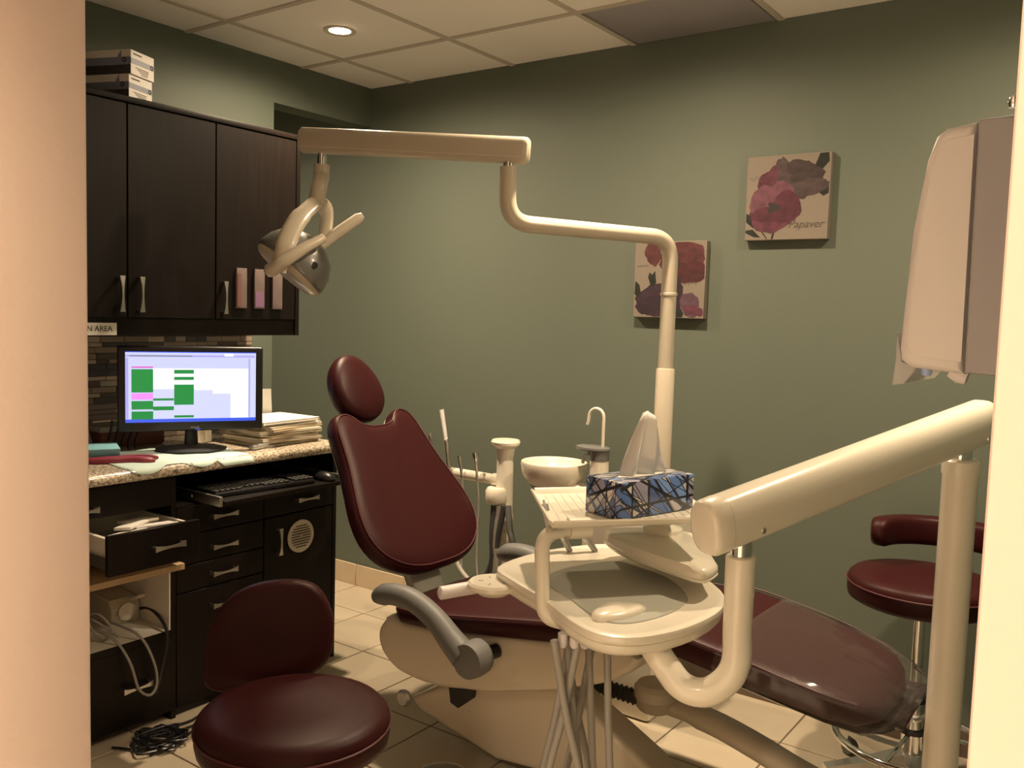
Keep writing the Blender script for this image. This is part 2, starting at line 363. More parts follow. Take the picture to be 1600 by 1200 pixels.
# ================================================================== cabinets on the left
XF = -2.709
hb = {}
def handle(parent, c, horiz=True, L=.105, name='handle'):
    """bow-tie pull: waisted bar standing on two feet; faces +X"""
    b = B(); a = Y_ if horiz else Z_; q = Z_ if horiz else Y_; c = Vector(c); n = 9; rings = []
    for i in range(n):
        t = -1+2*i/(n-1); hw = .0035+.0065*t*t; x = .026-.004*t*t; p = c+a*(t*L/2)+X_*x
        rings.append([p+q*hw+X_*.003, p-q*hw+X_*.003, p-q*hw-X_*.003, p+q*hw-X_*.003])
    b.loft(rings)
    for t in (-.92, .92): b.box(c+a*(t*L/2)+X_*.011, (.024, .008, .012) if horiz else (.024, .012, .008))
    return obj(name, b, 'steel', parent)
def front(parent, y0, y1, z0, z1, x=XF, name='drawer', th=.018):
    return obj(name, B().span((x-th, y0+.0015, z0+.0015), (x, y1-.0015, z1-.0015), bev=.0015, seg=1), 'wood', parent)
# unit with the open drawer and niche
c1 = thing('base_cabinet', 'dark brown base cabinet with an open drawer and white-lined open niche', 'cabinet', (-3.0, 1.45, 0), 'base cabinets under the granite counter')
y0, y1 = 1.12, 1.795
obj('carcass', B().span((-3.29, y0, .0), (XF-.018, y0+.018, .866)).span((-3.29, y1-.018, .0), (XF-.001, y1, .866)).span((-3.29, y0, .0), (-3.27, y1, .866)).span((-3.29, y0+.018, .03), (XF-.018, y1-.018, .05)), 'wood', c1)
obj('niche_lining', B().span((-3.268, y0+.02, .312), (XF-.002, y1-.02, .324)).span((-3.268, y0+.02, .324), (-3.262, y1-.02, .545)).span((-3.262, y1-.024, .324), (XF-.004, y1-.0185, .545)), 'melamine', c1)
obj('niche_edge', B().span((XF-.018, y0+.02, .300), (XF, y1-.018, .3235)), 'wood', c1)
obj('pull_out_shelf', B().span((-3.2, y0+.03, .552), (-2.64, y1-.012, .572)), 'birch', c1)
dt = front(c1, y0, y1, .762, .864); handle(dt, (XF, 1.455, .795))
dd = front(c1, y0, y1, .03, .300, name='door'); handle(dd, (XF, 1.64, .167))
dz0, dz1, XD = .607, .738, -2.562
dr = front(c1, 1.462, 1.79, dz0, dz1, x=XD); handle(dr, (XD, 1.665, .672), L=.11)
obj('drawer_box', B().span((-2.98, 1.475, .64), (XD-.018, 1.488, .722)).span((-2.98, 1.768, .64), (XD-.018, 1.78, .722)).span((-2.98, 1.488, .64), (XD-.018, 1.768, .648)).span((-2.98, 1.488, .648), (-2.968, 1.768, .722)), 'melamine', dr)
obj('slide', B().span((-2.98, 1.466, .628), (XD-.02, 1.475, .668)), 'steel', dr)
obj('blank_panel', B().span((XF-.3, y0+.02, .575), (XF-.29, y1-.02, .762)).span((XF-.02, y0+.018, .575), (XF-.002, 1.455, .762)), 'wood_in', c1)
# packets lying in the open drawer
for k, (x, y, l, w, a, mm) in enumerate(((-2.615, 1.56, .055, .12, .25, 'paper'), (-2.63, 1.66, .06, .13, -.2, 'white'), (-2.66, 1.60, .06, .11, .5, 'paper'), (-2.615, 1.70, .05, .07, .6, 'white'), (-2.72, 1.66, .10, .09, .1, 'paper2'))):
    u = V(math.cos(a), math.sin(a), .12).normalized(); v = V(-math.sin(a), math.cos(a), 0)
    pk = thing('packet', ('long white paper packet slanted in the open drawer', 'wide white packet in the middle of the open drawer', 'white paper packet behind the long one in the open drawer', 'short white packet near the white end wall of the open drawer', 'cream paper packet at the back of the open drawer')[k], 'packet', (x, y, .65), 'packets in the open drawer')
    obj('pouch', B().box((x, y, .722+.006*(k % 3)), (l, w, .010), u, v, u.cross(v), bev=.003), mm, pk)
    obj('filling', B().box((x, y, .684), (l*.8, w*.8, .066), u, v, u.cross(v), bev=.006), 'paper2', pk)
# drawer stack
c2 = thing('base_cabinet', 'dark brown base cabinet with a stack of four drawers', 'cabinet', (-3.0, 1.98, 0), 'base cabinets under the granite counter')
obj('carcass', B().span((-3.29, 1.796, 0), (XF-.019, 2.1715, .752)).span((-3.29, 1.796, .752), (-3.27, 2.1715, .866)), 'wood_in', c2)
for z0, z1, zh in ((.648, .752, .70), (.54, .646, .588), (.443, .538, .49), (.03, .441, .372)):
    d_ = front(c2, 1.797, 2.171, z0, z1); handle(d_, (XF, 1.985, zh))
# door unit with vent
c3 = thing('base_cabinet', 'dark brown base cabinet with a door carrying a round vent', 'cabinet', (-3.0, 2.36, 0), 'base cabinets under the granite counter')
obj('carcass', B().span((-3.29, 2.172, 0), (XF-.019, 2.522, .752)).span((-3.29, 2.172, .752), (-3.27, 2.522, .866)), 'wood_in', c3)
obj('end_panel', B().span((-3.29, 2.523, 0), (XF, 2.541, .866)), 'wood', c3)
d_ = front(c3, 2.173, 2.521, .650, .752); handle(d_, (XF, 2.375, .699))
d_ = front(c3, 2.173, 2.521, .03, .647, name='door'); handle(d_, (XF, 2.236, .55), False)
vc = V(XF, 2.350, .550)
vent = obj('vent', B().lathe([(.056, 0), (.066, .002), (.066, .006), (.056, .007), (.001, .0045), (.001, 0)], vc, u=Y_, v=Z_, w=X_), 'beige_dev', d_)
for k in range(-4, 5):
    hw = math.sqrt(max(.0001, .050**2-(k*.0105)**2)); obj('vent_slot', B().box(vc+V(.0068, 0, k*.0105), (.002, 2*hw, .0042)), 'paper2', vent)
for o in vent.children: o.data.materials[0] = MATS['inksoft']
obj('vent_screw', B().lathe([(.006, 0), (.005, .003), (.001, .003)], vc+V(.007, 0, 0), u=Y_, v=Z_, w=X_, n=12), 'beige_dev', vent)
# keyboard tray pulled out
kt = thing('keyboard_tray', 'dark pull-out keyboard tray sliding out below the granite counter', 'keyboard tray', (-2.85, 2.18, .757))
obj('board', B().span((-3.12, 1.905, .757), (-2.585, 2.475, .775), bev=.002), 'wood', kt)
for yy in (1.893, 2.481): obj('slide', B().span((-3.1, yy-.006, .757), (-2.59, yy+.006, .792), bev=.001).span((-3.1, yy-.008, .770), (-2.75, yy+.008, .780)), 'steel', kt)
# worktop
tp = []
for i in range(9):
    a = math.pi*i/8; tp.append((-2.70+.02*math.sin(a), .887+.02*math.cos(a)))
prof = [(-3.297, .907)]+tp+[(-3.297, .867)]
ctop = obj('worktop', B().prism([(a, b) for a, b in prof], (0, 1.0, 0), X_, Z_, Y_, 1.553), 'granite')
tag(ctop, 'speckled granite worktop running along the base cabinets', 'worktop')
# upper cabinets
uc = thing('wall_cabinet', 'tall dark brown wall cabinet with three doors and bow pulls', 'cabinet', (-3.1, 1.9, 1.338))
XU = -2.94
obj('carcass', B().span((-3.296, 1.1, 1.40), (XU-.02, 2.51, 2.145)), 'wood_in', uc)
obj('top_board', B().span((-3.296, 1.1, 2.146), (XU+.004, 2.533, 2.166), bev=.001), 'wood', uc)
obj('end_panel', B().span((-3.296, 2.511, 1.338), (XU, 2.53, 2.146)), 'wood', uc)
obj('light_rail', B().span((XU-.03, 1.1, 1.338), (XU-.012, 2.511, 1.402)).span((-3.296, 1.1, 1.385), (XU-.03, 2.511, 1.40)), 'wood', uc)
for ya, yb_, hy in ((1.1, 1.4, None), (1.401, 1.757, 1.725), (1.759, 2.118, 1.80), (2.12, 2.509, 2.15)):
    d_ = front(uc, ya, yb_, 1.402, 2.144, x=XU, name='door')
    if hy: handle(d_, (XU, hy, 1.485), False, L=.125)
# AREA sign on the light rail
sg = thing('sign', 'small white paper sign reading AREA on the wall cabinet rail', 'sign', (XU-.01, 1.6, 1.35))
obj('plate', B().span((XU-.0118, 1.40, 1.340), (XU-.0098, 1.722, 1.383)), 'paper', sg)
text('N AREA', .0265, (XU-.0098, 1.706, 1.362), Y_, Z_, 'ink', 'lettering', sg, align='RIGHT')
# clear holders on the last door with leaflets
for k, (yy, inner) in enumerate(((2.232, 'pinkp'), (2.318, 'lilac'), (2.408, None))):
    h = thing('leaflet_holder', ('pale slim leaflet holder on the wall cabinet door with pink leaflet', 'pale slim leaflet holder on the wall cabinet door with lilac card', 'empty pale slim leaflet holder on the wall cabinet door beside the end panel')[k], 'holder', (XU+.006, yy, 1.50), 'leaflet holders on the cabinet door')
    obj('pocket', B().prism(cat2([(-.024, 0), (-.024, .06), (-.024, .145), (-.018, .152), (.018, .152), (.024, .145), (.024, .06), (.024, 0), (.02, -.004), (-.02, -.004)], 3), (XU+.001, yy, 1.45), Y_, Z_, X_, .010, bev=.001), 'holder', h)
    if inner: obj('leaflet', B().span((XU+.011, yy-.021, 1.452), (XU+.0125, yy+(.02 if k else -.004), 1.452+(.062 if k else .13))), inner, h)
# glove cartons on top of the wall cabinet
ga = R_(21); gu = V(-math.cos(ga), -math.sin(ga), 0); gv = V(-math.sin(ga), math.cos(ga), 0)
for k in range(2):
    c0 = V(-2.962, 1.786, 2.167+k*.0845)+gu*(.006*(1-k))+gv*(-.003*(1-k)); H = .0835
    g = thing('glove_carton', ('white, blue and black glove carton under another, on the wall cabinet', 'white, blue and black glove carton on top of another carton')[k], 'carton', c0+gu*.12+gv*.06, 'glove cartons on the wall cabinet')
    obj('box', B().box(c0+gu*.12+gv*.0625+Z_*(H/2), (.24, .125, H), gu, gv, Z_, bev=.001, seg=1), 'boxwhite', g)
    # printed bands: long face looks along -gv, end face along -gu
    obj('black_band', B().box(c0+gu*.12-gv*.0004+Z_*(.016), (.239, .0008, .031), gu, gv, Z_), 'boxblack', g)
    obj('blue_band', B().box(c0+gu*.12-gv*.0004+Z_*(.045), (.239, .0008, .026), gu, gv, Z_), 'boxblue', g)
    obj('blue_band', B().box(c0-gu*.0004+gv*.0625+Z_*(.046), (.0008, .124, .018), gu, gv, Z_), 'boxblue', g)
    obj('hand_mark', B().box(c0+gu*.045-gv*.0008+Z_*.061, (.014, .0008, .016), gu, gv, Z_).box(c0+gu*.042-gv*.0008+Z_*.073, (.005, .0008, .014), gu, gv, Z_), 'boxblue', g)
    for cc, uu in ((c0+gu*.026-gv*.001+Z_*.048, gu), (c0-gu*.001+gv*.112+Z_*.046, gv)):
        ww = -gv if uu is gu else -gu
        obj('ring_mark', B().lathe([(.0045, 0), (.0085, 0), (.0085, .0006), (.0045, .0006), (.0045, 0)], cc, u=uu, v=Z_, w=ww, n=18), 'ink', g)
    for q in range(4): obj('print_line', B().box(c0-gu*.0006+gv*(.06+.004*q)+Z_*(.026-.006*q), (.0006, .07-.012*q, .002), gu, gv, Z_), 'inksoft', g)
    obj('print_line', B().box(c0-gu*.0006+gv*.035+Z_*.071, (.0006, .045, .004), gu, gv, Z_), 'inksoft', g)

# ------------------------------------------------------------------ monitor and desk things
ml, mr = PT(183, 610, 3.2), PT(411, 603, 3.4)
mu = (mr-ml); mu.z = 0; mw = mu.length; mu.normalize(); mn = V(mu.y, -mu.x, 0); mc = (ml+mr)/2
ztop = PT(296, 541, 3.3).z; zbot = PT(300, 674, 3.3).z; mc.z = (ztop+zbot)/2; mh = ztop-zbot
mo = thing('monitor', 'black widescreen computer monitor showing a green schedule', 'monitor', V(mc.x, mc.y, .907)-mn*.07)
obj('housing', B().box(mc-mn*.02, (mw, .036, mh), mu, -mn, Z_, bev=.008, seg=3).box(mc-mn*.05, (mw*.5, .04, mh*.55), mu, -mn, Z_, bev=.012), 'black', mo)
sw, sh = mw*.895, mh*.825; so = mc+mn*(-.0016)+Z_*(.007)
sb = B(); ms = ['scr_bg', 'scr_white', 'scr_lav', 'scr_green', 'scr_pink', 'scr_mag', 'scr_blue', 'scr_bar', 'scr_grey']
def srect(a0, a1, b0, b1, mi, lv):   # fractions of the screen, from the left and from the top
    sb.cur = mi; o = so+mn*(.0002*lv+.0002); pts = [((a-.5)*sw, (.5-b)*sh) for a, b in ((a0, b0), (a1, b0), (a1, b1), (a0, b1))]
    sb.add([o+mu*a+Z_*b for a, b in pts], [[0, 3, 2, 1]])
srect(0, 1, 0, 1, 0, 0); srect(.2, .95, .235, .53, 1, 1); srect(.52, .66, .53, .53+.02, 1, 1); srect(.66, .95, .53, .60, 1, 1); srect(.80, .95, .60, .96, 1, 1)
srect(.2, .80, .60, .955, 2, 1); srect(.2, .66, .535, .60, 2, 1); srect(0, 1, 0, .012, 6, 2); srect(0, .99, .045, .075, 7, 2); srect(.03, .5, .052, .066, 8, 3); srect(.75, .82, .02, .06, 1, 3)
srect(0, 1, .953, 1, 6, 2); srect(0, .022, .09, .95, 7, 2); srect(.94, .955, .09, .95, 7, 2); srect(.955, .985, .09, .95, 2, 2)
srect(.045, .205, .21, .228, 5, 3)
for a0, a1, b0, b1, mi in ((.045, .205, .248, .575, 3), (.045, .205, .585, .675, 4), (.045, .205, .695, .815, 3), (.045, .205, .842, .955, 3), (.205, .36, .66, .692, 3), (.205, .36, .775, .83, 3), (.362, .512, .255, .31, 3), (.362, .512, .355, .40, 3), (.362, .512, .465, .755, 3), (.362, .512, .905, .938, 3)): srect(a0, a1, b0, b1, mi, 3)
obj('screen', sb, ms, mo)
text('PHILIPS', .0095, mc+mn*(-.0016)+mu*(.01)-Z_*(mh/2-.0125), mu, Z_, 'silver', 'lettering', mo, ext=.0003)
obj('power_light', B().box(mc+mn*(-.0015)+mu*.02-Z_*(mh/2-.006), (.018, .001, .003), mu, -mn, Z_), 'scr_blue', mo)
nb = V(mc.x, mc.y, 0)-mn*.055
obj('neck', B().tube([nb+Z_*.92, nb+Z_*(zbot+.05)], [.028, .022], flat=.7), 'black', mo)
obj('foot', B().lathe([(.001, 0), (.125, 0), (.128, .006), (.10, .013), (.03, .018), (.001, .018)], nb+mn*.02+Z_*.9125, sx=1, sy=.8, u=mu, v=-mn), 'black_m', mo)
# mint paper sheet under the monitor, draping over the edge
ps = B(); nx, ny = 18, 22; pv = []
for i in range(nx+1):
    for j in range(ny+1):
        s_ = i/nx; t_ = j/ny; x = -3.05+s_*.385; y = 1.62+t_*.48+.02*math.sin(5*s_)+.03*(s_-.5)
        lim = -2.69+.006*math.sin(9*t_); zz = .9085+.003*abs(math.sin(13*t_+4*s_))*(1-.5*s_)
        if s_ > .8 and not (t_ > .72): x = -3.05+.8*.385+(s_-.8)*.385*(.72+.18*math.sin(14*t_))
        if x > -2.69: over = x+2.69; x = -2.69+min(over, .02)*.7+.006; zz = .905-over*.9
        pv.append(V(x, y, zz))
ps.add(pv, [[i*(ny+1)+j, (i+1)*(ny+1)+j, (i+1)*(ny+1)+j+1, i*(ny+1)+j+1] for i in range(nx) for j in range(ny)])
sh_ = tag(obj('paper_bib', ps, 'mint', sharp=80), 'pale mint paper sheet spread under the monitor over the worktop edge', 'paper sheet')
md = sh_.modifiers.new('solid', 'SOLIDIFY'); md.thickness = .0008
# stack of chart folders
ORD = ('topmost', 'second', 'third', 'fourth', 'fifth', 'sixth', 'seventh', 'eighth', 'ninth', 'tenth', 'eleventh')
rs = random.Random(3); zz = .9085
for k in range(11):
    th = rs.uniform(.006, .011); a = R_(rs.uniform(-8, 8)+4); u = V(math.cos(a), math.sin(a), 0); v = V(-math.sin(a), math.cos(a), 0)
    c = V(-2.90+rs.uniform(-.012, .012), 2.365+rs.uniform(-.015, .015), zz+th/2)
    mm = ('paper2', 'manila', 'paper', 'paper2', 'paper')[k % 5] if k < 10 else 'paper'
    f = thing('chart_folder', 'patient chart folder, %s from the top of the stack beside the monitor' % ORD[10-k] if k < 10 else 'white patient chart folder lying topmost on the stack beside the monitor', 'folder', c, 'chart folders on the worktop')
    obj('cover', B().box(c+Z_*(th/2-.0012), (.235, .30, .0022), u, v, Z_).box(c-Z_*(th/2-.0012), (.24, .30, .0022), u, v, Z_), mm if k == 10 else 'manila' if k % 3 == 1 else 'paper2', f)
    obj('pages', B().box(c, (.228, .292, th-.0046), u, v, Z_), 'paper', f)
    zz += th
tag(obj('paper_stand', B().prism([(0, 0), (.16, 0), (.15, .2), (.02, .2)], PZ(418, 690, .908)-V(.18, .02, 0), V(.3, .95, 0).normalized(), Z_, V(.95, -.3, 0).normalized(), .004), 'paper'), 'white upright card standing behind the monitor edge', 'card')
tag(obj('envelope', B().box((-3.03, 2.115, .952), (.004, .15, .085), V(.93, .36, 0).normalized(), V(-.36, .93, 0).normalized(), Z_), 'paper2'), 'cream upright envelope leaning behind the monitor foot', 'envelope')
# computer mouse under chart stack edge (silver) + clutter behind the monitor
tag(obj('stapler', B().box((-2.775, 2.20, .918), (.03, .10, .018), V(.97, .25, 0).normalized(), V(-.25, .97, 0).normalized(), Z_, bev=.007), 'silver'), 'small silver stapler beside the chart folders', 'stapler')
tag(obj('brown_box', B().box((-3.19, 1.90, .94), (.10, .26, .062), bev=.003), 'brownbox'), 'low reddish brown box lying behind the monitor', 'box')
tag(obj('grey_tray', B().box((-3.20, 1.91, .9825), (.14, .30, .022), bev=.004), 'tube'), 'flat grey tray on the brown box behind the monitor', 'tray')
for k in range(5):
    yy = 1.73+.028*k; tag(obj('cable', B().tube(cat([V(-3.07, yy+.02, .914), V(-3.085, yy+.03, .94), V(-3.10, yy+.05, .965), V(-3.10, yy+.06, 1.02)], 6), .004, 8), 'black'), 'thin black cable looping behind the monitor', 'cable', 'cables behind the monitor')
tag(obj('triangle_stand', B().prism([(0, 0), (.15, 0), (.10, .155)], (-3.16, 1.60, .908), Y_, Z_, X_, .015, bev=.002), 'unit_grey'), 'grey triangular card holder against the mosaic backsplash', 'card holder')
for k in range(6):
    a = R_(-28+rs.uniform(-3, 3)); u = V(math.cos(a), math.sin(a), 0); v = V(-math.sin(a), math.cos(a), 0)
    tag(obj('paper_bib', B().box((-2.985+.003*k, 1.655-.003*k, .9125+.0075*k), (.15, .17, .0068), u, v, Z_, bev=.002), 'aqua'), ('folded aqua paper bib, %s in the pile beside the red mitt' % (ORD[5-k] if k == 5 else ORD[5-k]+' from the top')), 'paper bib', 'folded aqua bibs on the worktop')
gl_ = thing('rubber_mitt', 'flat dark red rubber mitt lying on the worktop edge', 'mitt', PZ(180, 725, .908))
o_ = PZ(190, 722, .908); gu_ = (PZ(232, 719, .908)-PZ(145, 722, .908)).normalized(); gv_ = V(-gu_.y, gu_.x, 0)
obj('body', B().cushion(cat2([(-.13, .0), (-.09, .03), (.0, .045), (.07, .05), (.115, .035), (.112, .018), (.05, .008), (.06, -.005), (.105, -.022), (.103, -.04), (.07, -.045), (.02, -.03), (-.06, -.03), (-.11, -.018)], 4), o_, gu_, gv_, Z_, [(.2, .001), (.96, .001), (1, .006), (.97, .013), (.8, .019), (.4, .021), (.02, .021)]), 'red_rubber', gl_, sharp=60)
# keyboard and mouse on the tray
kb = thing('keyboard', 'black computer keyboard on the pull-out tray', 'keyboard', (-2.69, 2.12, .775))
ku = (PZ(478, 741, .79)-PZ(303, 768, .79)); ku.z = 0; ku.normalize(); kv = V(-ku.y, ku.x, 0); kc = V(-2.70, 2.13, .785)
ku = V(.08, .997, 0); kv = V(-.997, .08, 0)
obj('base', B().box(kc, (.43, .14, .018), ku, kv, Z_, bev=.005), 'black', kb)
k0 = None
for r in range(6):
    for q in range(19):
        p = kc+ku*(-.203+.0226*q)+kv*(-.055+.0215*r)+Z_*.0125
        if q in (14,) or (r == 0 and 4 < q < 9): continue
        if k0 is None: k0 = obj('key', B().box(p, (.0185, .0175, .008), ku, kv, Z_, bev=.002, seg=1), 'black_m', kb)
        else: copy(k0, p-kb.location, kb)
tag(obj('computer_mouse', B().lathe([(.001, 0), (.032, 0), (.034, .008), (.03, .02), (.018, .031), (.001, .035)], (-2.64, 2.415, .7755), sx=.95, sy=1.5, u=V(0, 1, 0), v=V(-1, 0, 0)), 'black'), 'glossy black computer mouse on the pull-out tray', 'mouse')
# device in niche
dv = thing('scaler_device', 'small cream ultrasonic device in the open niche', 'device', (-2.9, 1.66, .324))
obj('body', B().prism([(-.08, 0), (.08, 0), (.085, .06), (.06, .085), (-.05, .095), (-.08, .07)], (-2.97, 1.66, .3245), X_, Z_, Y_, .11, bev=.008), 'beige_dev', dv)
obj('cap', B().lathe([(.03, 0), (.032, .012), (.02, .016), (.001, .016)], V(-2.883, 1.71, .37), u=Y_, v=Z_, w=X_, n=16), 'ivory', dv)
obj('handpiece_rest', B().box((-2.90, 1.75, .40), (.10, .03, .012), V(.9, .1, .4).normalized(), V(0, 1, 0), V(-.4, 0, .9).normalized(), bev=.004), 'ivory', dv)
tag(obj('cable', B().tube(cat([V(-2.92, 1.765, .35), V(-2.84, 1.81-.035, .372), V(-2.72, 1.755, .35), V(-2.685, 1.745, .30), V(-2.675, 1.72, .22), V(-2.685, 1.70, .13)], 8), .006, 8), 'black'), 'black cable hanging out of the open niche', 'cable', 'cables of the niche device')
for k, (a, b_) in enumerate(((0, 0), (.03, .012))):
    pts = [V(-2.80, 1.56+a, .36), V(-2.72, 1.58+a, .335), V(-2.672, 1.60+a, .27), V(-2.668, 1.63+a*.8, .17), V(-2.672, 1.675, .135+b_), V(-2.675, 1.70+a*.2, .17), V(-2.672, 1.685, .25), V(-2.70, 1.65+a*.3, .34), V(-2.85, 1.63, .36)]
    if k == 0: tag(obj('cable', B().tube(cat(pts, 8), .0045, 8), 'tube'), 'grey cord looping down from the open niche', 'cable', 'cables of the niche device')
tag(obj('cable', B().tube(cat([V(-2.88, 1.52, .37), V(-2.80, 1.555, .42), V(-2.76, 1.59, .36), V(-2.78, 1.56, .33), V(-2.83, 1.545, .40), V(-2.77, 1.62, .33)], 8), .004, 8), 'tube'), 'grey coiled cord lying on the niche floor', 'cable', 'cables of the niche device')
for k in range(3):
    rr = random.Random(k+11); c = PZ(245+6*k, 1160-3*k, .006); pts = [PZ(175+30*k, 1168+6*k, .006)]
    for q in range(11):
        a = 2.2*q+k; pts.append(c+V(math.cos(a)*(.07+.05*rr.random()), math.sin(a)*(.05+.05*rr.random()), .004+.004*k+.002*(q % 3)))
    pts += [PZ(300, 1125+9*k, .007), PZ(335, 1092+14*k, .006)]
    tag(obj('cable', B().tube(cat(pts, 6), .0042, 6), 'black'), 'tangled thin black cable lying on the floor tiles', 'cable', 'tangled cables on the floor')

# ================================================================== pictures on the back wall
def petal(rad, n=22, wob=.12, seed=0, sx=1, sy=1, ang=0, c=(0, 0)):
    r_ = random.Random(seed); ph = [r_.uniform(0, 6.28) for _ in range(4)]; out = []
    for i in range(n):
        t = 2*math.pi*i/n; q = rad*(1+wob*(.5*math.sin(3*t+ph[0])+.35*math.sin(7*t+ph[1])+.25*math.sin(11*t+ph[2])))
        x, y = q*math.cos(t)*sx, q*math.sin(t)*sy; out.append((c[0]+x*math.cos(ang)-y*math.sin(ang), c[1]+x*math.sin(ang)+y*math.cos(ang)))
    return out
def picture(name, x0, z0, w, h, label, parts, words, marks):
    p = thing(name, label, 'picture', (x0+w/2, YB-.002, z0), 'floral canvases on the back wall')
    obj('canvas', B().span((x0, YB-.032, z0), (x0+w, YB-.001, z0+h), bev=.002, seg=1), 'canvas', p)
    for k, (nm, mm, poly) in enumerate(parts):
        poly = [(min(max(a, .004), w-.004), min(max(b, .004), h-.004)) for a, b in poly]
        obj(nm, B().prism(poly, (x0, YB-.0322-.00003*(k+1), z0), X_, Z_, Y_, .00002), mm, p)
    for body, size, a, b in words: text(body, size, (x0+a, YB-.0329, z0+b), X_, Z_, 'inksoft', 'lettering', p, ext=.00005, shear=.35)
    for mk in marks: scribble(p, x0, z0, *mk)
def scribble(p, x0, z0, a, b, length, h, n):
    # illegible pen flourish in soft ink
    rr = random.Random(n); pts = [V(x0+a+length*i/(n*4), YB-.0326, z0+b+h*math.sin(i*1.57)*rr.uniform(.3, 1)+.12*length*i/(n*4)) for i in range(n*4+1)]
    obj('pen_flourish', B().tube(cat(pts, 4), .0006, 5), 'inksoft', p)
def stem(a, b, w=.0025):
    d = Vector((b[0]-a[0], b[1]-a[1])); n = Vector((-d.y, d.x)).normalized()*w; return [(a[0]+n.x, a[1]+n.y), (a[0]-n.x, a[1]-n.y), (b[0]-n.x, b[1]-n.y), (b[0]+n.x, b[1]+n.y)]
W_ = .312
def f(a, b): return (a*W_, b*W_)
def pts_(*q): return [f(a, b) for a, b in q]
# upper picture: a big pink poppy, a dark poppy, a bud
A = []
A += [('leaf', 'leaf', pts_((.80, .83), (.86, .98), (.96, 1.0), (.97, .88), (.88, .78))), ('leaf', 'leaf', pts_((.83, .56), (.98, .66), (1, .52), (.92, .49))), ('leaf', 'leaf', pts_((.0, .32), (.06, .30), (.16, .20), (.22, .12), (.10, .15), (.0, .22))), ('leaf', 'leaf', pts_((.0, .12), (.1, .13), (.2, .03), (.12, .04), (.0, .09)))]
A += [('stem', 'leaf', [tuple(v*W_ for v in q) for q in stem((.37, .15), (.34, .0), .012)]), ('stem', 'leaf', [tuple(v*W_ for v in q) for q in stem((.20, .12), (.28, .0), .008)])]
A += [('petal', 'drk1', petal(.26*W_, 26, .14, 1, 1.05, .78, .1, f(.64, .68))), ('petal', 'drk2', petal(.17*W_, 24, .12, 2, .55, 1.25, .25, f(.45, .76))), ('petal', 'drk2', petal(.17*W_, 24, .1, 3, 1.35, .62, .1, f(.74, .60))), ('petal', 'drk1', petal(.15*W_, 24, .16, 4, 1.2, .6, -.1, f(.64, .83))), ('petal', 'drk1', petal(.1*W_, 20, .1, 5, 1, .6, .2, f(.62, .72)))]
A += [('petal', 'pet2', petal(.13*W_, 22, .14, 6, .8, 1.1, -.6, f(.25, .68))), ('petal', 'pet1', petal(.08*W_, 20, .16, 7, .8, 1.5, -.3, f(.31, .75)))]
A += [('petal', 'pet1', petal(.28*W_, 30, .10, 8, 1.0, .75, .1, f(.33, .30))), ('petal', 'pet3', petal(.20*W_, 26, .1, 9, .95, .95, 0, f(.24, .45))), ('petal', 'pet3', petal(.19*W_, 26, .1, 10, .95, .95, 0, f(.42, .50))), ('petal', 'pet2', petal(.19*W_, 26, .1, 11, .9, 1, 0, f(.50, .38))), ('petal', 'pet2', petal(.18*W_, 26, .12, 12, 1.3, .5, 0, f(.30, .30))), ('stamens', 'ink', petal(.065*W_, 24, .5, 13, 1.1, .85, 0, f(.34, .38)))]
picture('picture', -1.288, 1.757, .309, .309, 'square canvas of a pink poppy and a dark poppy with script lettering', A, (('Papaver', .04, .228, .055),), ((.012, .225, .10, .008, 5),))
Bp = []
Bp += [('petal', 'red1', petal(.3*W_, 28, .12, 21, 1.05, .8, .2, f(.66, .74))), ('petal', 'red2', petal(.25*W_, 28, .12, 22, 1.3, .5, -.1, f(.72, .58))), ('petal', 'red1', petal(.14*W_, 24, .14, 23, .8, 1.1, .2, f(.26, .82))), ('petal', 'red2', petal(.14*W_, 24, .14, 24, 1.1, .7, -.5, f(.88, .62))), ('petal', 'red1', petal(.17*W_, 24, .1, 30, 1.2, .8, .1, f(.66, .84))), ('stamens', 'ink', petal(.06*W_, 22, .5, 25, 1, 1, 0, f(.57, .70)))]
Bp += [('petal', 'pur1', petal(.26*W_, 28, .14, 26, 1.1, .85, .1, f(.33, .22))), ('petal', 'pur2', petal(.2*W_, 26, .14, 27, .7, 1.2, -.2, f(.56, .26))), ('petal', 'pur2', petal(.17*W_, 24, .12, 31, 1.2, .7, .3, f(.24, .16)))]
Bp += [('petal', 'lil1', petal(.14*W_, 22, .14, 28, .9, 1.2, .4, f(.80, .17))), ('petal', 'pet1', petal(.10*W_, 22, .14, 29, 1.5, .6, -.2, f(.86, .10)))]
Bp += [('leaf', 'leaf', pts_((.20, .52), (.24, .42), (.28, .40), (.32, .45), (.30, .60), (.26, .55), (.22, .58))), ('leaf', 'leaf', pts_((.0, .30), (.02, .47), (.08, .42), (.11, .30), (.06, .26))), ('leaf', 'leaf', pts_((.57, .0), (.60, .14), (.64, .10), (.68, .13), (.72, .06), (.70, .0)))]
picture('picture', -1.747, 1.458, .31, .304, 'square canvas of a red poppy over a purple one, behind the lamp pole', Bp, (), ((.215, .135, .06, .008, 4), (.012, .205, .05, .006, 4), (.245, .165, .05, .007, 3)))

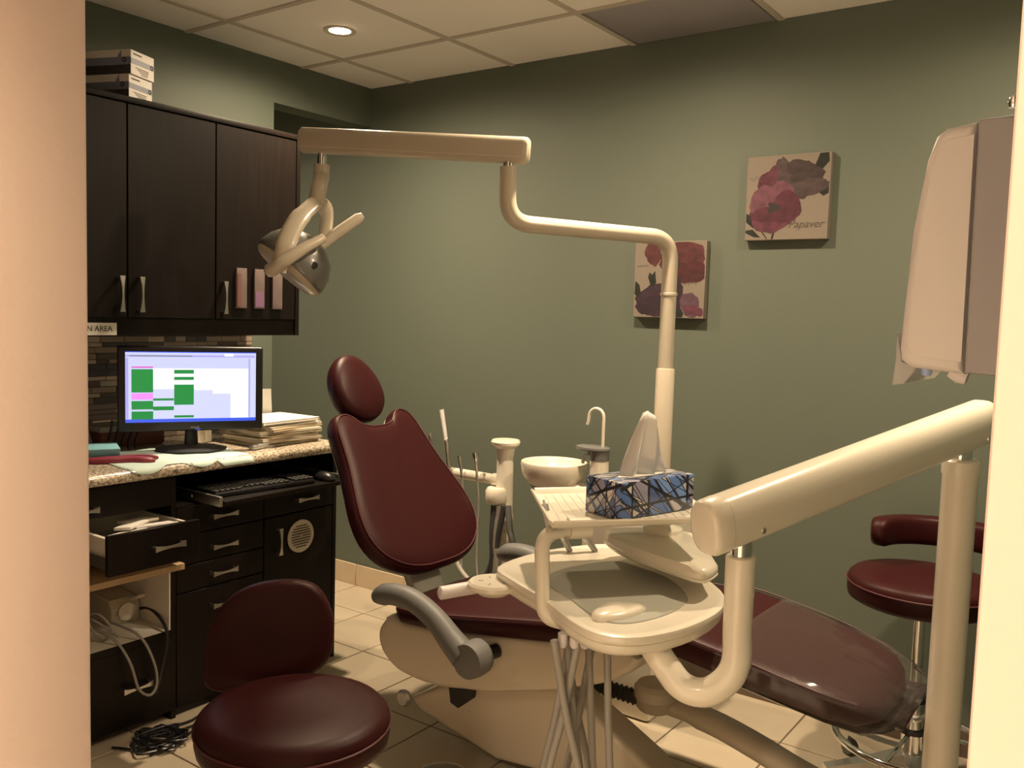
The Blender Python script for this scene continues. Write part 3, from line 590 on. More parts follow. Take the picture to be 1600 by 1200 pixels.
# ================================================================== dental chair
YC = 2.38
ch = thing('dental_chair', 'reclined burgundy vinyl dental chair with ivory base and grey armrests', 'dental chair', (-1.45, YC, 0))
def sup(c, u, v, hw, hh, n=28, e=.45):
    out = []
    for i in range(n):
        t = 2*math.pi*i/n; a, b = math.cos(t), math.sin(t)
        out.append(c+u*(hw*math.copysign(abs(a)**e, a))+v*(hh*math.copysign(abs(b)**e, b)))
    return out
def padloft(st, e=.45):
    """stations (x, ztop, thick, halfwidth)"""
    P = [V(x, YC, zt-th/2) for x, zt, th, hw in st]; rings = []
    for i, (x, zt, th, hw) in enumerate(st):
        t = (P[min(i+1, len(P)-1)]-P[max(i-1, 0)]).normalized(); n = Y_.cross(t)*-1
        if n.z < 0: n = -n
        rings.append(sup(P[i], Y_, n, hw, th/2, e=e))
    return rings
seat_st = [(-2.03, .470, .02, .16), (-2.00, .482, .055, .225), (-1.95, .490, .07, .262), (-1.80, .510, .075, .278), (-1.60, .545, .08, .28), (-1.40, .580, .085, .28), (-1.20, .612, .085, .275), (-1.08, .628, .085, .27), (-1.03, .630, .07, .262), (-1.015, .625, .03, .24)]
obj('seat', B().loft(padloft(seat_st)), 'vinyl', ch, sharp=60)
leg_st = [(-1.02, .625, .03, .24), (-1.005, .634, .075, .262), (-.95, .640, .088, .268), (-.80, .620, .09, .266), (-.68, .598, .09, .26), (-.58, .575, .088, .24), (-.52, .558, .08, .205), (-.485, .545, .06, .15), (-.472, .537, .03, .08)]
obj('legrest', B().loft(padloft(leg_st)), 'vinyl', ch, sharp=60)
# double seam piping along the near and far edges
for st, nm in ((seat_st[1:-1], 'seat_piping'), (leg_st[1:-2], 'legrest_piping')):
    for sgn in (-1, 1):
        for dz in (-.010, -.019):
            obj(nm, B().tube(cat([V(x, YC+sgn*(hw*.995), zt+dz) for x, zt, th, hw in st], 5), .0026, 6), 'vinyl_seam', ch)
# film sleeve round the foot end
film_st = [(-.86, .634, .105, .276), (-.70, .609, .104, .272), (-.58, .583, .102, .255), (-.50, .558, .09, .225), (-.46, .540, .06, .205), (-.435, .528, .03, .19), (-.418, .518, .012, .18)]
rings = padloft(film_st); rf = random.Random(5)
rings = [[p+V(0, rf.uniform(-1, 1)*.004, rf.uniform(-1, 1)*.004) for p in r] for r in rings]
obj('plastic_sleeve', B().loft(rings, caps=False), 'film', ch, sharp=20)
# backrest
th = R_(54); bs = V(-math.cos(th), 0, math.sin(th)); bn = V(math.sin(th), 0, math.cos(th)); bo = V(-2.0, YC+.02, .555)
half = [(0, .0), (.10, .004), (.19, .03), (.262, .085), (.296, .16), (.292, .25), (.268, .34), (.243, .43), (.226, .52), (.215, .585), (.19, .632), (.15, .648), (.115, .632), (.085, .602), (.045, .588), (0, .585)]
ol = half+[(-a, b) for a, b in half[-2:0:-1]]
ol = cat2([(a, b) for a, b in ol], 3)
prof = [(.05, -.055), (.9, -.055), (.985, -.048), (1.0, -.03), (.995, -.012), (.975, .0), (.93, .008), (.8, .013), (.5, .012), (.2, .010), (.02, .010)]
bk = obj('backrest', B().cushion(ol, bo, Y_, bs, bn, prof), 'vinyl', ch, sharp=60)
cx = sum(p[0] for p in ol)/len(ol); cy = sum(p[1] for p in ol)/len(ol)
obj('backrest_piping', B().tube([bo+Y_*(cx+(a-cx)*.955)+bs*(cy+(b-cy)*.955)+bn*.0065 for a, b in ol+ol[:1]], .0028, 6, caps=False), 'vinyl_seam', bk)
obj('backrest_shell', B().cushion(ol, bo, Y_, bs, bn, [(.05, -.085), (.75, -.083), (.92, -.07), (.97, -.054), (.9, -.053), (.05, -.053)]), 'ivory', bk)
# headrest
ho = bo+bs*.745+bn*.004-Y_*.018; hs = (bs+bn*.12).normalized(); hn = (bn-bs*.12).normalized()
ell = [(.118*math.cos(t)*(1-.12*math.sin(t)), .138*math.sin(t)) for t in [2*math.pi*i/36 for i in range(36)]]
hd = obj('headrest', B().cushion(ell, ho, Y_, hs, hn, [(.05, -.05), (.8, -.05), (.95, -.04), (1.0, -.018), (.985, .004), (.93, .018), (.75, .028), (.4, .033), (.03, .034)]), 'vinyl', ch, sharp=60)
obj('headrest_bracket', B().cushion([(a*.62, b*.75) for a, b in ell], ho-hn*.05, Y_, hs, hn, [(.05, -.035), (.7, -.033), (.95, -.015), (1, 0), (.05, 0)]).box(ho-hn*.075-hs*.12, (.06, .2, .018), Y_, hs, hn, bev=.004), 'ivory', hd)
# backrest post
pp = [bo-bn*.085+bs*.14, V(-2.10, YC, .54), V(-2.055, YC, .45), V(-2.0, YC, .385), V(-1.9, YC, .37)]
obj('backrest_post', B().loft([sup(p, Y_, X_ if i < 3 else (X_*.5+Z_*.8).normalized(), .078, .032, 20, .5) for i, p in enumerate(cat(pp, 5))]), 'mat_grey', ch)
# body shell under the seat
poly_px = [(606, 962), (591, 980), (590, 1004), (602, 1030), (630, 1055), (697, 1077), (810, 1078), (925, 1073), (985, 1052), (1000, 1030), (1015, 985), (900, 985), (700, 985), (640, 975)]
bp_ = [PY(x, y, 2.13) for x, y in poly_px]; prof2 = [(p.x, p.z) for p in bp_]
top = [(-1.12, .548), (-1.5, .49), (-1.80, .44), (-1.95, .430)]
prof2 = [(q.x, q.y) for q in cat([(p.x, p.z, 0) for p in bp_[:10]], 4)]+top
obj('body_shell', B().prism(prof2, (0, 2.13, 0), X_, Z_, Y_, .50, bev=.022, seg=4), 'ivory_shaded', ch)
# lift link and base
lk = [(640, 1090), (690, 1070), (872, 1072), (1012, 1200), (1050, 1262), (770, 1275), (655, 1112)]
lp = [PY(x, y, 2.22) for x, y in lk]
obj('lift_link', B().prism([(p.x, max(p.z, .03)) for p in lp], (0, 2.22, 0), X_, Z_, Y_, .13, bev=.02, seg=4), 'ivory_shaded', ch)
obj('hinge_pin', B().lathe([(.001, 0), (.028, 0), (.03, .01), (.022, .02), (.001, .02)], PY(643, 1085, 2.25)-V(.0, .03, .0), u=X_, v=Z_, w=-Y_, n=20), 'silver', ch)
obj('hinge_bracket', B().prism([(p.x, p.z) for p in [PY(x, y, 2.205) for x, y in ((700, 1070), (742, 1070), (738, 1092), (715, 1107), (703, 1098))]], (0, 2.205, 0), X_, Z_, Y_, .03, bev=.003), 'black_m', ch)
obj('base_plate', B().prism(cat2([(-1.45, 2.2), (-1.3, 2.17), (-1.12, 2.2), (-1.08, 2.3), (-1.12, 2.38), (-1.3, 2.42), (-1.45, 2.4), (-1.5, 2.3)], 5), (0, 0, .0), X_, Y_, Z_, .035, bev=.01), 'ivory_shaded', ch)
# armrests
def armrest(sgn):
    y = YC+sgn*.335
    piv = PY(738, 1030, YC-.335) if sgn < 0 else PY(738, 1030, YC-.335)+V(0, .67, 0)
    a = [PY(x_, y_, YC-.335) for x_, y_ in ((588, 932), (612, 928), (645, 938), (678, 965), (705, 1000), (725, 1025))]
    a = [V(p.x, y, p.z) for p in a]; piv = V(piv.x, y, piv.z)
    ar = obj('armrest', B().tube(cat(a, 5), [.021, .030]+[.031]*21+[.036, .040, .04], 16, flat=1), 'armgrey', ch, sharp=70) if False else None
    path = cat(a, 5); n = len(path); rr = [.022+.013*min(1, i/3) + .010*max(0, (i-n*.6)/(n*.4)) for i in range(n)]
    ar = obj('armrest', B().tube([path[0]+(path[0]-path[1]).normalized()*.012]+path, [.008]+rr, 16), 'armgrey', ch, sharp=70)
    obj('pivot_cap', B().lathe([(.001, -.042), (.045, -.042), (.054, -.034), (.056, 0), (.052, .03), (.001, .034)], piv, u=X_, v=Z_, w=Y_*-sgn*-1, n=28, sy=1.0), 'armgrey', ar)
    obj('pivot_pin', B().tube([piv, V(piv.x+.03, YC+sgn*.25, piv.z+.01)], .022, 14), 'black', ar)
armrest(-1); armrest(1)
# hose and floor arm to the delivery post
fa = [PZ(1030, 1096, .25), PZ(1110, 1127, .25), PZ(1180, 1165, .24), PZ(1245, 1205, .21), V(-.52, 2.385, .185), V(-.36, 2.37, .16)]
obj('swing_arm', B().tube(cat(fa, 6), [.030]+[.036]*4+[.044]*26, 18, flat=.8), 'ivory_shaded', ch, sharp=60)
hb0 = PZ(1024, 1088, .275)
obj('swing_hub', B().lathe([(.001, -.04), (.052, -.04), (.060, -.03), (.062, -.006), (.067, 0), (.067, .03), (.055, .045), (.001, .045)], hb0), 'ivory_shaded', ch)
cp = cat([PZ(880, 1056, .30), PZ(920, 1067, .285), PZ(965, 1080, .272), PZ(1012, 1095, .26), PZ(1064, 1107, .25)], 6)
dense = []
for i in range(len(cp)-1): dense += [cp[i].lerp(cp[i+1], t) for t in (0, .5)]
obj('corrugated_hose', B().tube(dense, [.020+.007*(i % 2) for i in range(len(dense))], 14), 'hose', ch, sharp=20)

# ================================================================== delivery unit
du = thing('delivery_unit', 'ivory dental delivery unit with instrument head, tray and long balance arm', 'delivery unit', (-.36, 2.37, .12))
PX0 = V(-.362, 2.37, 0)
obj('post', B().lathe([(.001, .14), (.05, .14), (.05, .16), (.041, .17), (.040, 1.10), (.043, 1.105), (.043, 1.135), (.038, 1.14), (.001, 1.14)], PX0, n=32), 'ivory', du)
obj('post_rod', B().tube([PX0+Z_*1.13, PX0+Z_*1.20], .024, 20), 'chrome', du)
aL, aR = PT(1108, 824, 1.70), PX0+V(.035, .03, 1.237)
aR = PT(1543, 655, 2.17)
ad = (aR-aL).normalized(); side = ad.cross(Z_).normalized(); upn = side.cross(ad)
ring = lambda c, k=1: sup(c, side, upn, .040*k, .055*k, 28, .75)
arm = obj('balance_arm', B().loft([ring(aL+ad*.03), ring(aL+ad*.06), ring(aR-ad*.03), ring(aR-ad*.01, .9), ring(aR, .6)]), 'ivory', du, sharp=50)
obj('end_cap', B().loft([ring(aL-ad*.016, .75), ring(aL-ad*.013, .9), ring(aL-ad*.004, 1.0), ring(aL+ad*.0285, 1.012)]), 'ivory', arm, sharp=50)
for x_, y_ in ((1176, 824), (1529, 671), (1540, 667)):
    t_ = 1.75 if x_ < 1300 else 2.13; p = PT(x_, y_, t_); q = aL+ad*((p-aL).dot(ad))-upn*.030-side*-.037
    if (q+side*.0-CAM).length > (q-side*.074-CAM).length: q = q-side*.074
    dirn = (CAM-q); dirn = side if dirn.dot(side) > 0 else -side
    obj('screw', B().lathe([(.001, 0), (.006, 0), (.005, .003), (.001, .003)], q, u=ad, v=upn, w=dirn, n=14), 'steel', arm)
# J tube
ZD = .845
jt = PT(1158, 868, 1.75); sl = V(jt.x, jt.y, 0); j_top = jt.z
rodtop = aL+ad*.085; 
obj('arm_rod', B().tube([V(sl.x, sl.y, j_top-.02), V(sl.x, sl.y, rodtop.z-.02)], .021, 18), 'chrome', du)
obj('sleeve', B().lathe([(.001, -.085), (.0285, -.085), (.0295, -.075), (.0295, -.003), (.027, 0), (.001, 0)], V(sl.x, sl.y, j_top), n=26), 'ivory', du)
J = [V(sl.x, sl.y, j_top-.06), V(sl.x, sl.y, PT(1157, 985, 1.75).z)]+[PT(x_, y_, t_) for x_, y_, t_ in ((1150, 1035, 1.75), (1132, 1066, 1.755), (1100, 1082, 1.765), (1066, 1072, 1.78), (1040, 1040, 1.80), (1018, 1004, 1.82))]+[V(-.885, 1.735, ZD-.035)]
obj('j_tube', B().tube(cat(J, 6), .0285, 20), 'ivory', du, sharp=60)
# instrument head
ZD = .845
hd_px = [(777, 884), (835, 862), (905, 851), (958, 849), (1010, 863), (1075, 885), (1128, 922), (1128, 950), (1075, 978), (1000, 994), (940, 990), (895, 970), (845, 932), (800, 905)]
hp = [PZ(x, y, ZD) for x, y in hd_px]; outl = cat2([(p.x, p.y) for p in hp], 4)
hc = (sum(p[0] for p in outl)/len(outl), sum(p[1] for p in outl)/len(outl))
head = obj('instrument_head', B().cushion(outl, (0, 0, ZD), X_, Y_, Z_, [(.05, -.052), (.85, -.052), (.94, -.046), (.975, -.034), (.98, -.0225), (.97, -.022), (.985, -.021), (1.0, -.012), (.995, -.003), (.97, .0), (.93, -.001), (.9, -.004), (.05, -.004)]), 'ivory', du, sharp=50)
mt = [(hc[0]+(a-hc[0])*.62+.03, hc[1]+(b-hc[1])*.66-.03) for a, b in outl]
obj('silicone_mat', B().cushion(mt, (0, 0, ZD-.004), X_, Y_, Z_, [(.05, 0), (1, 0), (.99, .0025), (.05, .0025)]), 'mat_grey', head)
gp = [PZ(x, y, ZD-.006) for x, y in ((925, 962), (950, 950), (985, 950), (1010, 955), (985, 968), (950, 974), (928, 972))]
obj('grip_pad', B().cushion(cat2([(p.x, p.y) for p in gp], 4), (0, 0, ZD-.008), X_, Y_, Z_, [(.05, 0), (1.0, 0), (.97, .012), (.8, .018), (.3, .021), (.05, .021)]), 'ivory', head, sharp=60)
# swivel box carrying the tray
bx_px = [(945, 826), (1005, 822), (1085, 832), (1118, 872), (1120, 882), (1100, 890), (1060, 880), (975, 850)]
bxp = [PZ(x, y, .915) for x, y in bx_px]; sb_o = cat2([(p.x, p.y) for p in bxp], 4)
sw_b = obj('swivel_box', B().cushion(sb_o, (0, 0, .915), X_, Y_, Z_, [(.05, -.034), (.95, -.034), (1.0, -.029), (1.005, -.025), (.985, -.024), (1.0, -.02), (.99, -.008), (.93, 0), (.05, .002)]), 'ivory', du, sharp=50)
td = PZ(1035, 829, .918)
obj('tray_pivot', B().lathe([(.001, -.01), (.05, -.01), (.05, .008), (.03, .014), (.022, .016), (.022, .07), (.001, .07)], td), 'ivory', sw_b)
# tray
ZT = 1.0
t0_ = PZ(864, 824, ZT); ta = R_(50.5); tu = V(math.cos(ta), math.sin(ta), 0); tb2 = R_(131); tv = V(math.cos(tb2), math.sin(tb2), 0); TL, TW = .375, .345
tr_ = B(); tp_ = lambda a, b, z: t0_+tu*a+tv*b+Z_*z
tr_.box(tp_(TL/2, TW/2, .0), (TL, TW, .006), tu, tv, Z_, bev=.002)
for q in (0, 1):
    pr = [(0, -.003), (.010, -.003), (.004, .004), (-.004, .014), (-.010, .016), (-.012, .012), (-.006, .004)]
    if q == 0: tr_.prism(pr, tp_(0, 0, 0), tv*1, Z_, tu, TL, bev=0)
    else: tr_.prism([(-a, b) for a, b in pr], tp_(0, TW, 0), tv*1, Z_, tu, TL, bev=0)
    o_ = tp_(0 if q == 0 else TL, 0, 0); tr_.prism(pr if q == 0 else [(-a, b) for a, b in pr], o_, tu, Z_, tv, TW, bev=0)
tray = obj('tray', tr_, 'ivory', du, sharp=50)
for k in range(16): obj('tray_rib', B().box(tp_(.025+.0215*k, TW/2, .0037), (.004, TW-.03, .0008), tu, tv, Z_), 'ivory', tray)
# tray support handle
h0 = PT(888, 826, 1.98); h1 = PT(846, 850, 1.93); h2 = PT(849, 965, 1.93); h3 = PT(893, 975, 1.90)
obj('handle', B().tube(bend([h0, h1+V(0, 0, .02), h2, h3], .055, 8), .0165, 16), 'ivory', du, sharp=60)
obj('handle_socket', B().tube([h0+V(.03, .04, .0), h0], .024, 16), 'ivory', du)
# round touch pad on a stalk
tpz = .815; tpc = PZ(771, 913, tpz)
tpd = obj('touch_pad', B().lathe([(.001, -.022), (.035, -.022), (.05, -.012), (.061, -.006), (.062, .004), (.056, .009), (.05, .0085), (.001, .0085)], tpc, n=32), 'ivory', du)
obj('pad_stalk', B().tube([tpc-Z_*.01, PZ(815, 913, .80), PZ(835, 918, .805)], [.018, .016, .02], 14), 'ivory', tpd)
obj('pad_lever', B().tube(cat([PZ(745, 917, .806), PZ(715, 922, .803), PZ(693, 926, .803), PZ(684, 927, .803)], 5), [.016]*13+[.013, .010, .005], 12), 'unit_white', tpd)
for k in range(5):
    a = 2*math.pi*k/5; obj('pad_mark', B().box(tpc+V(.03*math.cos(a), .03*math.sin(a), .0088), (.012, .003, .0008), V(math.cos(a), math.sin(a), 0), V(-math.sin(a), math.cos(a), 0), Z_), 'mat_grey', tpd)
# instrument hoses: U loops from the fittings under the head
fit = [(880, 972), (898, 983), (914, 990), (931, 998), (866, 968)]
low = [(868, 1230), (905, 1215), (862, 1235), (925, 1225), (950, 1220), (880, 1230), (900, 1240)]
starts = [(866, 990), (905, 985), (885, 985), (893, 985), (948, 995), (918, 995), (931, 1005), (877, 985)]
ends = [(905, 1225), (855, 1225), (905, 1230), (845, 1235), (952, 1235), (928, 1230), (880, 1235), (922, 1225)]
for k in range(0, 8, 2):
    P4 = []
    for q in (k, k+1):
        t_ = 1.82+.022*q; a = PT(*starts[q], t_); a.z = ZD-.05; e_ = PT(*ends[q], t_+.04); P4.append((a, e_))
    (a, ea), (b_, eb) = P4; lowp = (ea+eb)/2; lowp.z = min(ea.z, eb.z)-.10
    obj('instrument_hose', B().tube(cat([a, a.lerp(ea, .5)+V(0, 0, -.01), ea, lowp, eb, b_.lerp(eb, .5)+V(0, 0, -.01), b_], 9), .0082, 10), 'tube', du, sharp=80)
for x_, y_ in fit[:4]:
    p = PT(x_, y_, 1.84); obj('hose_fitting', B().lathe([(.001, -.03), (.007, -.03), (.010, -.024), (.010, 0), (.001, 0)], V(p.x, p.y, ZD-.042), n=14), 'unit_white', du)
# supply hose loop on the floor
sp = [PZ(828, 1085, .16), PZ(850, 1120, .10), PZ(890, 1140, .06), PZ(930, 1160, .03), PZ(948, 1180, .02), PZ(935, 1200, .02), PZ(900, 1205, .02)]
tag(obj('supply_hose', B().tube(cat(sp, 8), .009, 10), 'tube', sharp=80), 'grey supply hose looping on the floor beside the chair base', 'hose')
# handpieces standing in the head's far rim
for k, (x_, y_, x2, y2) in enumerate(((852, 792, 858, 835), (872, 822, 885, 850), (898, 822, 925, 850))):
    z_ = ZD; base = PZ(x2+6, y2+12, z_-.004) if k else PT(864, 846, 2.08); topp = PT(x_-12*(k > 0), y_-25*(k > 0), (base-CAM).dot(Fv)+.0)
    d_ = (topp-base).normalized(); topp = base+d_*(.13 if k else .085)
    hnd = thing('handpiece', ('white-tipped air syringe upright beside the tray', 'slim silver handpiece resting under the tray, nearer the handle', 'slim silver handpiece resting under the tray, nearer the swivel box')[k], 'handpiece', base)
    obj('barrel', B().tube([base, base+d_*.03, base+d_*.09, topp], [.007, .009, .0085, .006], 14), 'silver', hnd)
    obj('grip', B().tube([base+d_*.035, base+d_*.07], .0094, 14), 'unit_white' if k == 0 else 'steel', hnd)
    if k == 0: obj('tip', B().tube([topp, topp+d_*.015], [.005, .003], 10), 'white', hnd)
# tissue box
tc0 = PZ(969, 813.5, ZT+.005); la = R_(74); lu = V(math.cos(la), math.sin(la), 0); lv = V(-math.sin(la), math.cos(la), 0); BL, BW, BH = .245, .115, .084
tx = thing('tissue_box', 'blue and black shard-patterned tissue box on the instrument tray', 'tissue box', tc0+lu*.12+lv*.055)
cb = tc0+lu*(BL/2)+lv*(BW/2)+Z_*(BH/2)
obj('carton', B().box(cb, (BL, BW, BH), lu, lv, Z_, bev=.0025), 'carton', tx)
slot = [(.075*math.cos(t), .022*math.sin(t)) for t in [2*math.pi*i/24 for i in range(24)]]
obj('slot_film', B().cushion(slot, cb+Z_*(BH/2), lu, lv, Z_, [(.05, .0006), (1, .0006), (.98, .0012), (.05, .0012)]), 'paper', tx)
tz = cb+Z_*(BH/2); tb_ = B()
def fan(rows): 
    n = len(rows[0]); tb_.add([tz+lu*a+lv*b+Z_*c for r in rows for a, b, c in r], [[i*n+j, i*n+j+1, (i+1)*n+j+1, (i+1)*n+j] for i in range(len(rows)-1) for j in range(n-1)])
# folded sheet: wide at the slot, pinched at the top, two creased wings
fan([[(-.064, .012, 0), (-.045, -.016, 0), (-.010, .006, 0), (.025, -.020, 0), (.052, .004, 0), (.078, -.008, 0)],
     [(-.050, .011, .04), (-.033, -.015, .043), (-.002, .006, .046), (.026, -.019, .046), (.046, .004, .044), (.062, -.008, .036)],
     [(-.030, .009, .085), (-.014, -.012, .090), (.008, .005, .093), (.030, -.017, .092), (.044, .003, .086), (.053, -.007, .074)],
     [(-.010, .006, .124), (.004, -.008, .130), (.017, .004, .132), (.033, -.013, .126), (.043, .001, .116), (.047, -.004, .104)],
     [(.000, .003, .146), (.010, -.004, .151), (.020, .003, .148), (.032, -.007, .138), (.040, 0, .126), (.043, -.002, .116)]])
ti = obj('tissue', tb_, 'white', tx, sharp=25); md = ti.modifiers.new('solid', 'SOLIDIFY'); md.thickness = .0008

# ================================================================== spittoon unit, lamp, suction stand
YS = 2.90
sp_ = thing('spittoon_unit', 'ivory spittoon unit with round rinse bowl and curved cup filler', 'spittoon', (-1.5, YS, 0))
bc = PY(866, 722, YS)
obj('bowl', B().lathe([(.03, -.098), (.075, -.094), (.108, -.078), (.125, -.045), (.131, -.008), (.129, .002), (.124, .002), (.118, -.006), (.108, -.03), (.08, -.05), (.02, -.058), (.001, -.058)], bc, n=40), 'ivory', sp_, sharp=60)
obj('bowl_base', B().lathe([(.001, -.135), (.05, -.135), (.07, -.12), (.09, -.095), (.092, -.086), (.001, -.086)], bc), 'mat_grey', sp_)
cf = PY(937, 712, YS)
obj('filler_tower', B().lathe([(.001, -.20), (.036, -.20), (.036, 0), (.001, 0)], cf, n=24), 'ivory', sp_)
obj('filler_collar', B().lathe([(.001, -.03), (.037, -.03), (.037, .005), (.001, .005)], cf+V(0, 0, .012), n=24), 'armgrey', sp_)
obj('filler_cap', B().lathe([(.001, 0), (.058, 0), (.062, .006), (.060, .013), (.05, .016), (.001, .016)], cf+V(-.03, 0, .018), n=28, sx=1.15, sy=.8), 'armgrey', sp_)
s0 = cf+V(.012, 0, .03)
arc = [s0, s0+Z_*.10]+[s0+V(-.032+.032*math.cos(t), 0, .115+.032*math.sin(t)) for t in [math.pi*i/10 for i in range(11)]]+[s0+V(-.066, 0, .095), s0+V(-.070, 0, .083)]
obj('cup_filler', B().tube(arc, .0062, 12), 'ivory', sp_)
obj('rinse_spout', B().tube([cf+V(-.04, -.01, .005), cf+V(-.062, -.01, -.01), cf+V(-.068, -.01, -.035)], .007, 10), 'silver', sp_)
obj('unit_body', B().box((-1.50, YS+.02, .56), (.38, .24, .44), bev=.035, seg=4).box((-1.5, YS+.02, .18), (.24, .20, .36), bev=.02), 'ivory', sp_)
obj('bowl_arm', B().tube([bc+V(.05, 0, -.105), V(-1.62, YS+.02, bc.z-.12), V(-1.6, YS+.02, .74)], .045, 16), 'ivory', sp_)
# lamp
lx = PY(1037, 640, YS).x; LP = V(lx, YS, 0)
lm = thing('operating_lamp', 'ivory dental operating lamp with folding arm and grey reflector head', 'lamp', V(lx, YS, .70))
zt_ = PY(1045, 372, YS).z
el_ = PT(792, 345, 2.86); up_ = V(el_.x, el_.y, PT(790, 262, 2.86).z)
zseam = PY(1037, 577, YS).z
obj('lower_pole', B().lathe([(.001, .70), (.0335, .70), (.0335, zseam), (.031, zseam+.004), (.001, zseam+.004)], LP, n=26), 'ivory_l', lm)
path = bend([LP+Z_*(zseam), LP+Z_*zt_, V(el_.x, el_.y, el_.z-.005), up_], .085, 9)
obj('upper_pole', B().tube(path, .0275, 20), 'ivory_l', lm, sharp=60)
obj('pole_ring', B().lathe([(.027, -.006), (.0305, -.004), (.0305, .004), (.027, .006)], LP+Z_*PY(1040, 460, YS).z, n=24), 'ivory_l', lm)
obj('elbow_rod', B().tube([up_, up_+Z_*.055], .018, 16), 'chrome', lm)
bR = PT(826, 236, 2.83); bL = PT(470, 219, 3.02); bd = (bR-bL).normalized(); bsd = bd.cross(Z_).normalized(); bup = bsd.cross(bd)
rg = lambda c, k=1: sup(c, bsd, bup, .030*k, .042*k, 24, .55)
ba = obj('lamp_arm', B().loft([rg(bL, .8), rg(bL+bd*.01, 1), rg(bR-bd*.015, 1), rg(bR-bd*.004, .97), rg(bR, .85)]), 'ivory_l', lm, sharp=45)
obj('arm_seam', B().box((bL+bR)/2-bup*.024, ((bR-bL).length-.03, .0615, .004), bd, bsd, bup), 'ivory_shaded', ba)
hpv = PT(498, 243, 2.99); dp = bL+bd*((hpv-bL).dot(bd))
obj('head_rod', B().tube([dp-Z_*.02, dp-Z_*.085], .015, 16), 'chrome', lm)
obj('head_sleeve', B().tube([dp-Z_*.078, dp-Z_*.12], .0265, 18), 'ivory_l', lm)
tH = 2.97
def LPx(x, y, dt=0): return PT(x, y, tH+dt)
obj('swivel_neck', B().tube(cat([dp-Z_*.118, LPx(499, 290), LPx(494, 318)], 5), [.0265]*6+[.027]*5, 18), 'ivory_l', lm, sharp=60)
# yoke: two curved bands, two crossing handles
bw = V(-.6, .8, 0)
obj('yoke_arm', B().tube(cat([LPx(494, 316, -.02), LPx(466, 343, -.09), LPx(445, 385, -.14), LPx(434, 425, -.15)], 6), [.027]*5+[.031]*8+[.026]*6, 16, flat=.45, upv=bw), 'ivory_l', lm, sharp=60)
obj('yoke_arm', B().tube(cat([LPx(496, 316, .02), LPx(510, 330, .08), LPx(508, 365, .12), LPx(498, 395, .12)], 6), [.027]*7+[.026]*6+[.022]*6, 16, flat=.5, upv=bw), 'ivory_l', lm, sharp=60)
obj('handle', B().tube([LPx(416, 428, -.17), LPx(421, 424, -.17), LPx(446, 406, -.16), LPx(480, 385, -.12), LPx(505, 372, -.08)], [.012, .023, .022, .018, .016], 16), 'ivory_l', lm, sharp=60)
obj('handle', B().tube([LPx(500, 386, .10), LPx(530, 362, .12), LPx(560, 341, .13), LPx(567, 336, .13)], [.016, .020, .019, .010], 16), 'ivory_l', lm, sharp=60)
# head: domed grey shell, opening faces lower-left towards the seat
hcn = LPx(468, 402, -.01)
ax = (LPx(500, 372, .02)-LPx(432, 432, -.03)).normalized()            # from the face to the dome
ax = (ax+Z_*.15).normalized(); su = (LPx(492, 455)-LPx(410, 375)); su = (su-ax*su.dot(ax)).normalized(); sv = ax.cross(su)
shell = B().lathe([(.120, -.058), (.130, -.053), (.131, -.035), (.124, .0), (.104, .038), (.072, .064), (.035, .077), (.001, .08)], hcn, n=36, u=su, v=sv, w=ax, sy=.78)
lh = obj('lamp_head', shell, 'lampgrey', lm, sharp=60)
obj('bezel', B().lathe([(.001, -.072), (.11, -.072), (.124, -.062), (.127, -.053), (.118, -.05), (.001, -.052)], hcn, n=36, u=su, v=sv, w=ax, sy=.78), 'ivory_l', lh)
obj('vent_grille', B().lathe([(.001, .0), (.034, .0), (.036, .006), (.001, .008)], hcn+ax*.064-su*.03, u=su, v=sv, w=(ax-su*.45).normalized(), n=24), 'black', lh)
sg_ = 1 if (hcn+sv-CAM).length < (hcn-sv-CAM).length else -1
obj('head_button', B().lathe([(.001, 0), (.013, 0), (.011, .004), (.001, .004)], hcn+su*.072+sv*sg_*.079-ax*.005, u=su, v=ax, w=(su*.45+sv*sg_*.85+ax*.2).normalized(), n=18), 'black_m', lh)
# suction stand (assistant side)
ss = thing('suction_stand', 'ivory post with flared top and side arm for suction hoses', 'instrument stand', (-2.0, YS, .3))
q = PY(790, 700, YS); qx = V(q.x, YS, 0)
obj('post', B().lathe([(.001, .30), (.042, .30), (.042, .62), (.036, .65), (.034, .86), (.033, PY(790, 705, YS).z-.03), (.04, PY(790, 700, YS).z), (.058, PY(790, 694, YS).z), (.06, PY(790, 690, YS).z), (.055, PY(790, 687, YS).z), (.001, PY(790, 687, YS).z)], qx, n=28), 'ivory', ss)
obj('base_arm', B().tube([V(q.x, YS, .34), V(-1.55, YS+.02, .40)], .035, 14), 'ivory', ss)
kz = PY(782, 772, YS).z
obj('clamp_knob', B().lathe([(.001, -.03), (.042, -.03), (.046, -.02), (.046, .02), (.038, .032), (.001, .032)], V(q.x-.016, YS-.03, kz), n=26), 'ivory', ss)
az_ = PY(700, 737, YS).z; xl = PY(684, 737, YS).x
obj('side_arm', B().tube([V(q.x, YS, az_), V(q.x-.055, YS, az_), V(q.x-.06, YS, az_), V(xl, YS, az_)], [.026, .026, .022, .022], 16), 'ivory', ss)
for k, (xa, ya, xb, yb2) in enumerate(((772, 790, 768, 880), (780, 790, 772, 900), (788, 790, 766, 905), (794, 790, 800, 860))):
    obj('hose', B().tube(cat([PY(xa, ya, YS-.05), PY((xa+xb)/2-1, (ya+yb2)/2, YS-.06), PY(xb, yb2, YS-.06), V(PY(xb, yb2, YS).x-.02, YS-.06, .32)], 7), .013, 10), ('hose', 'tube', 'hose', 'armgrey')[k], ss, sharp=80)
tips = [(672, 676, 676, 720, 'slim chrome saliva ejector'), (718, 712, 722, 745, 'short chrome suction handle'), (743, 707, 746, 750, 'flared chrome suction handle')]
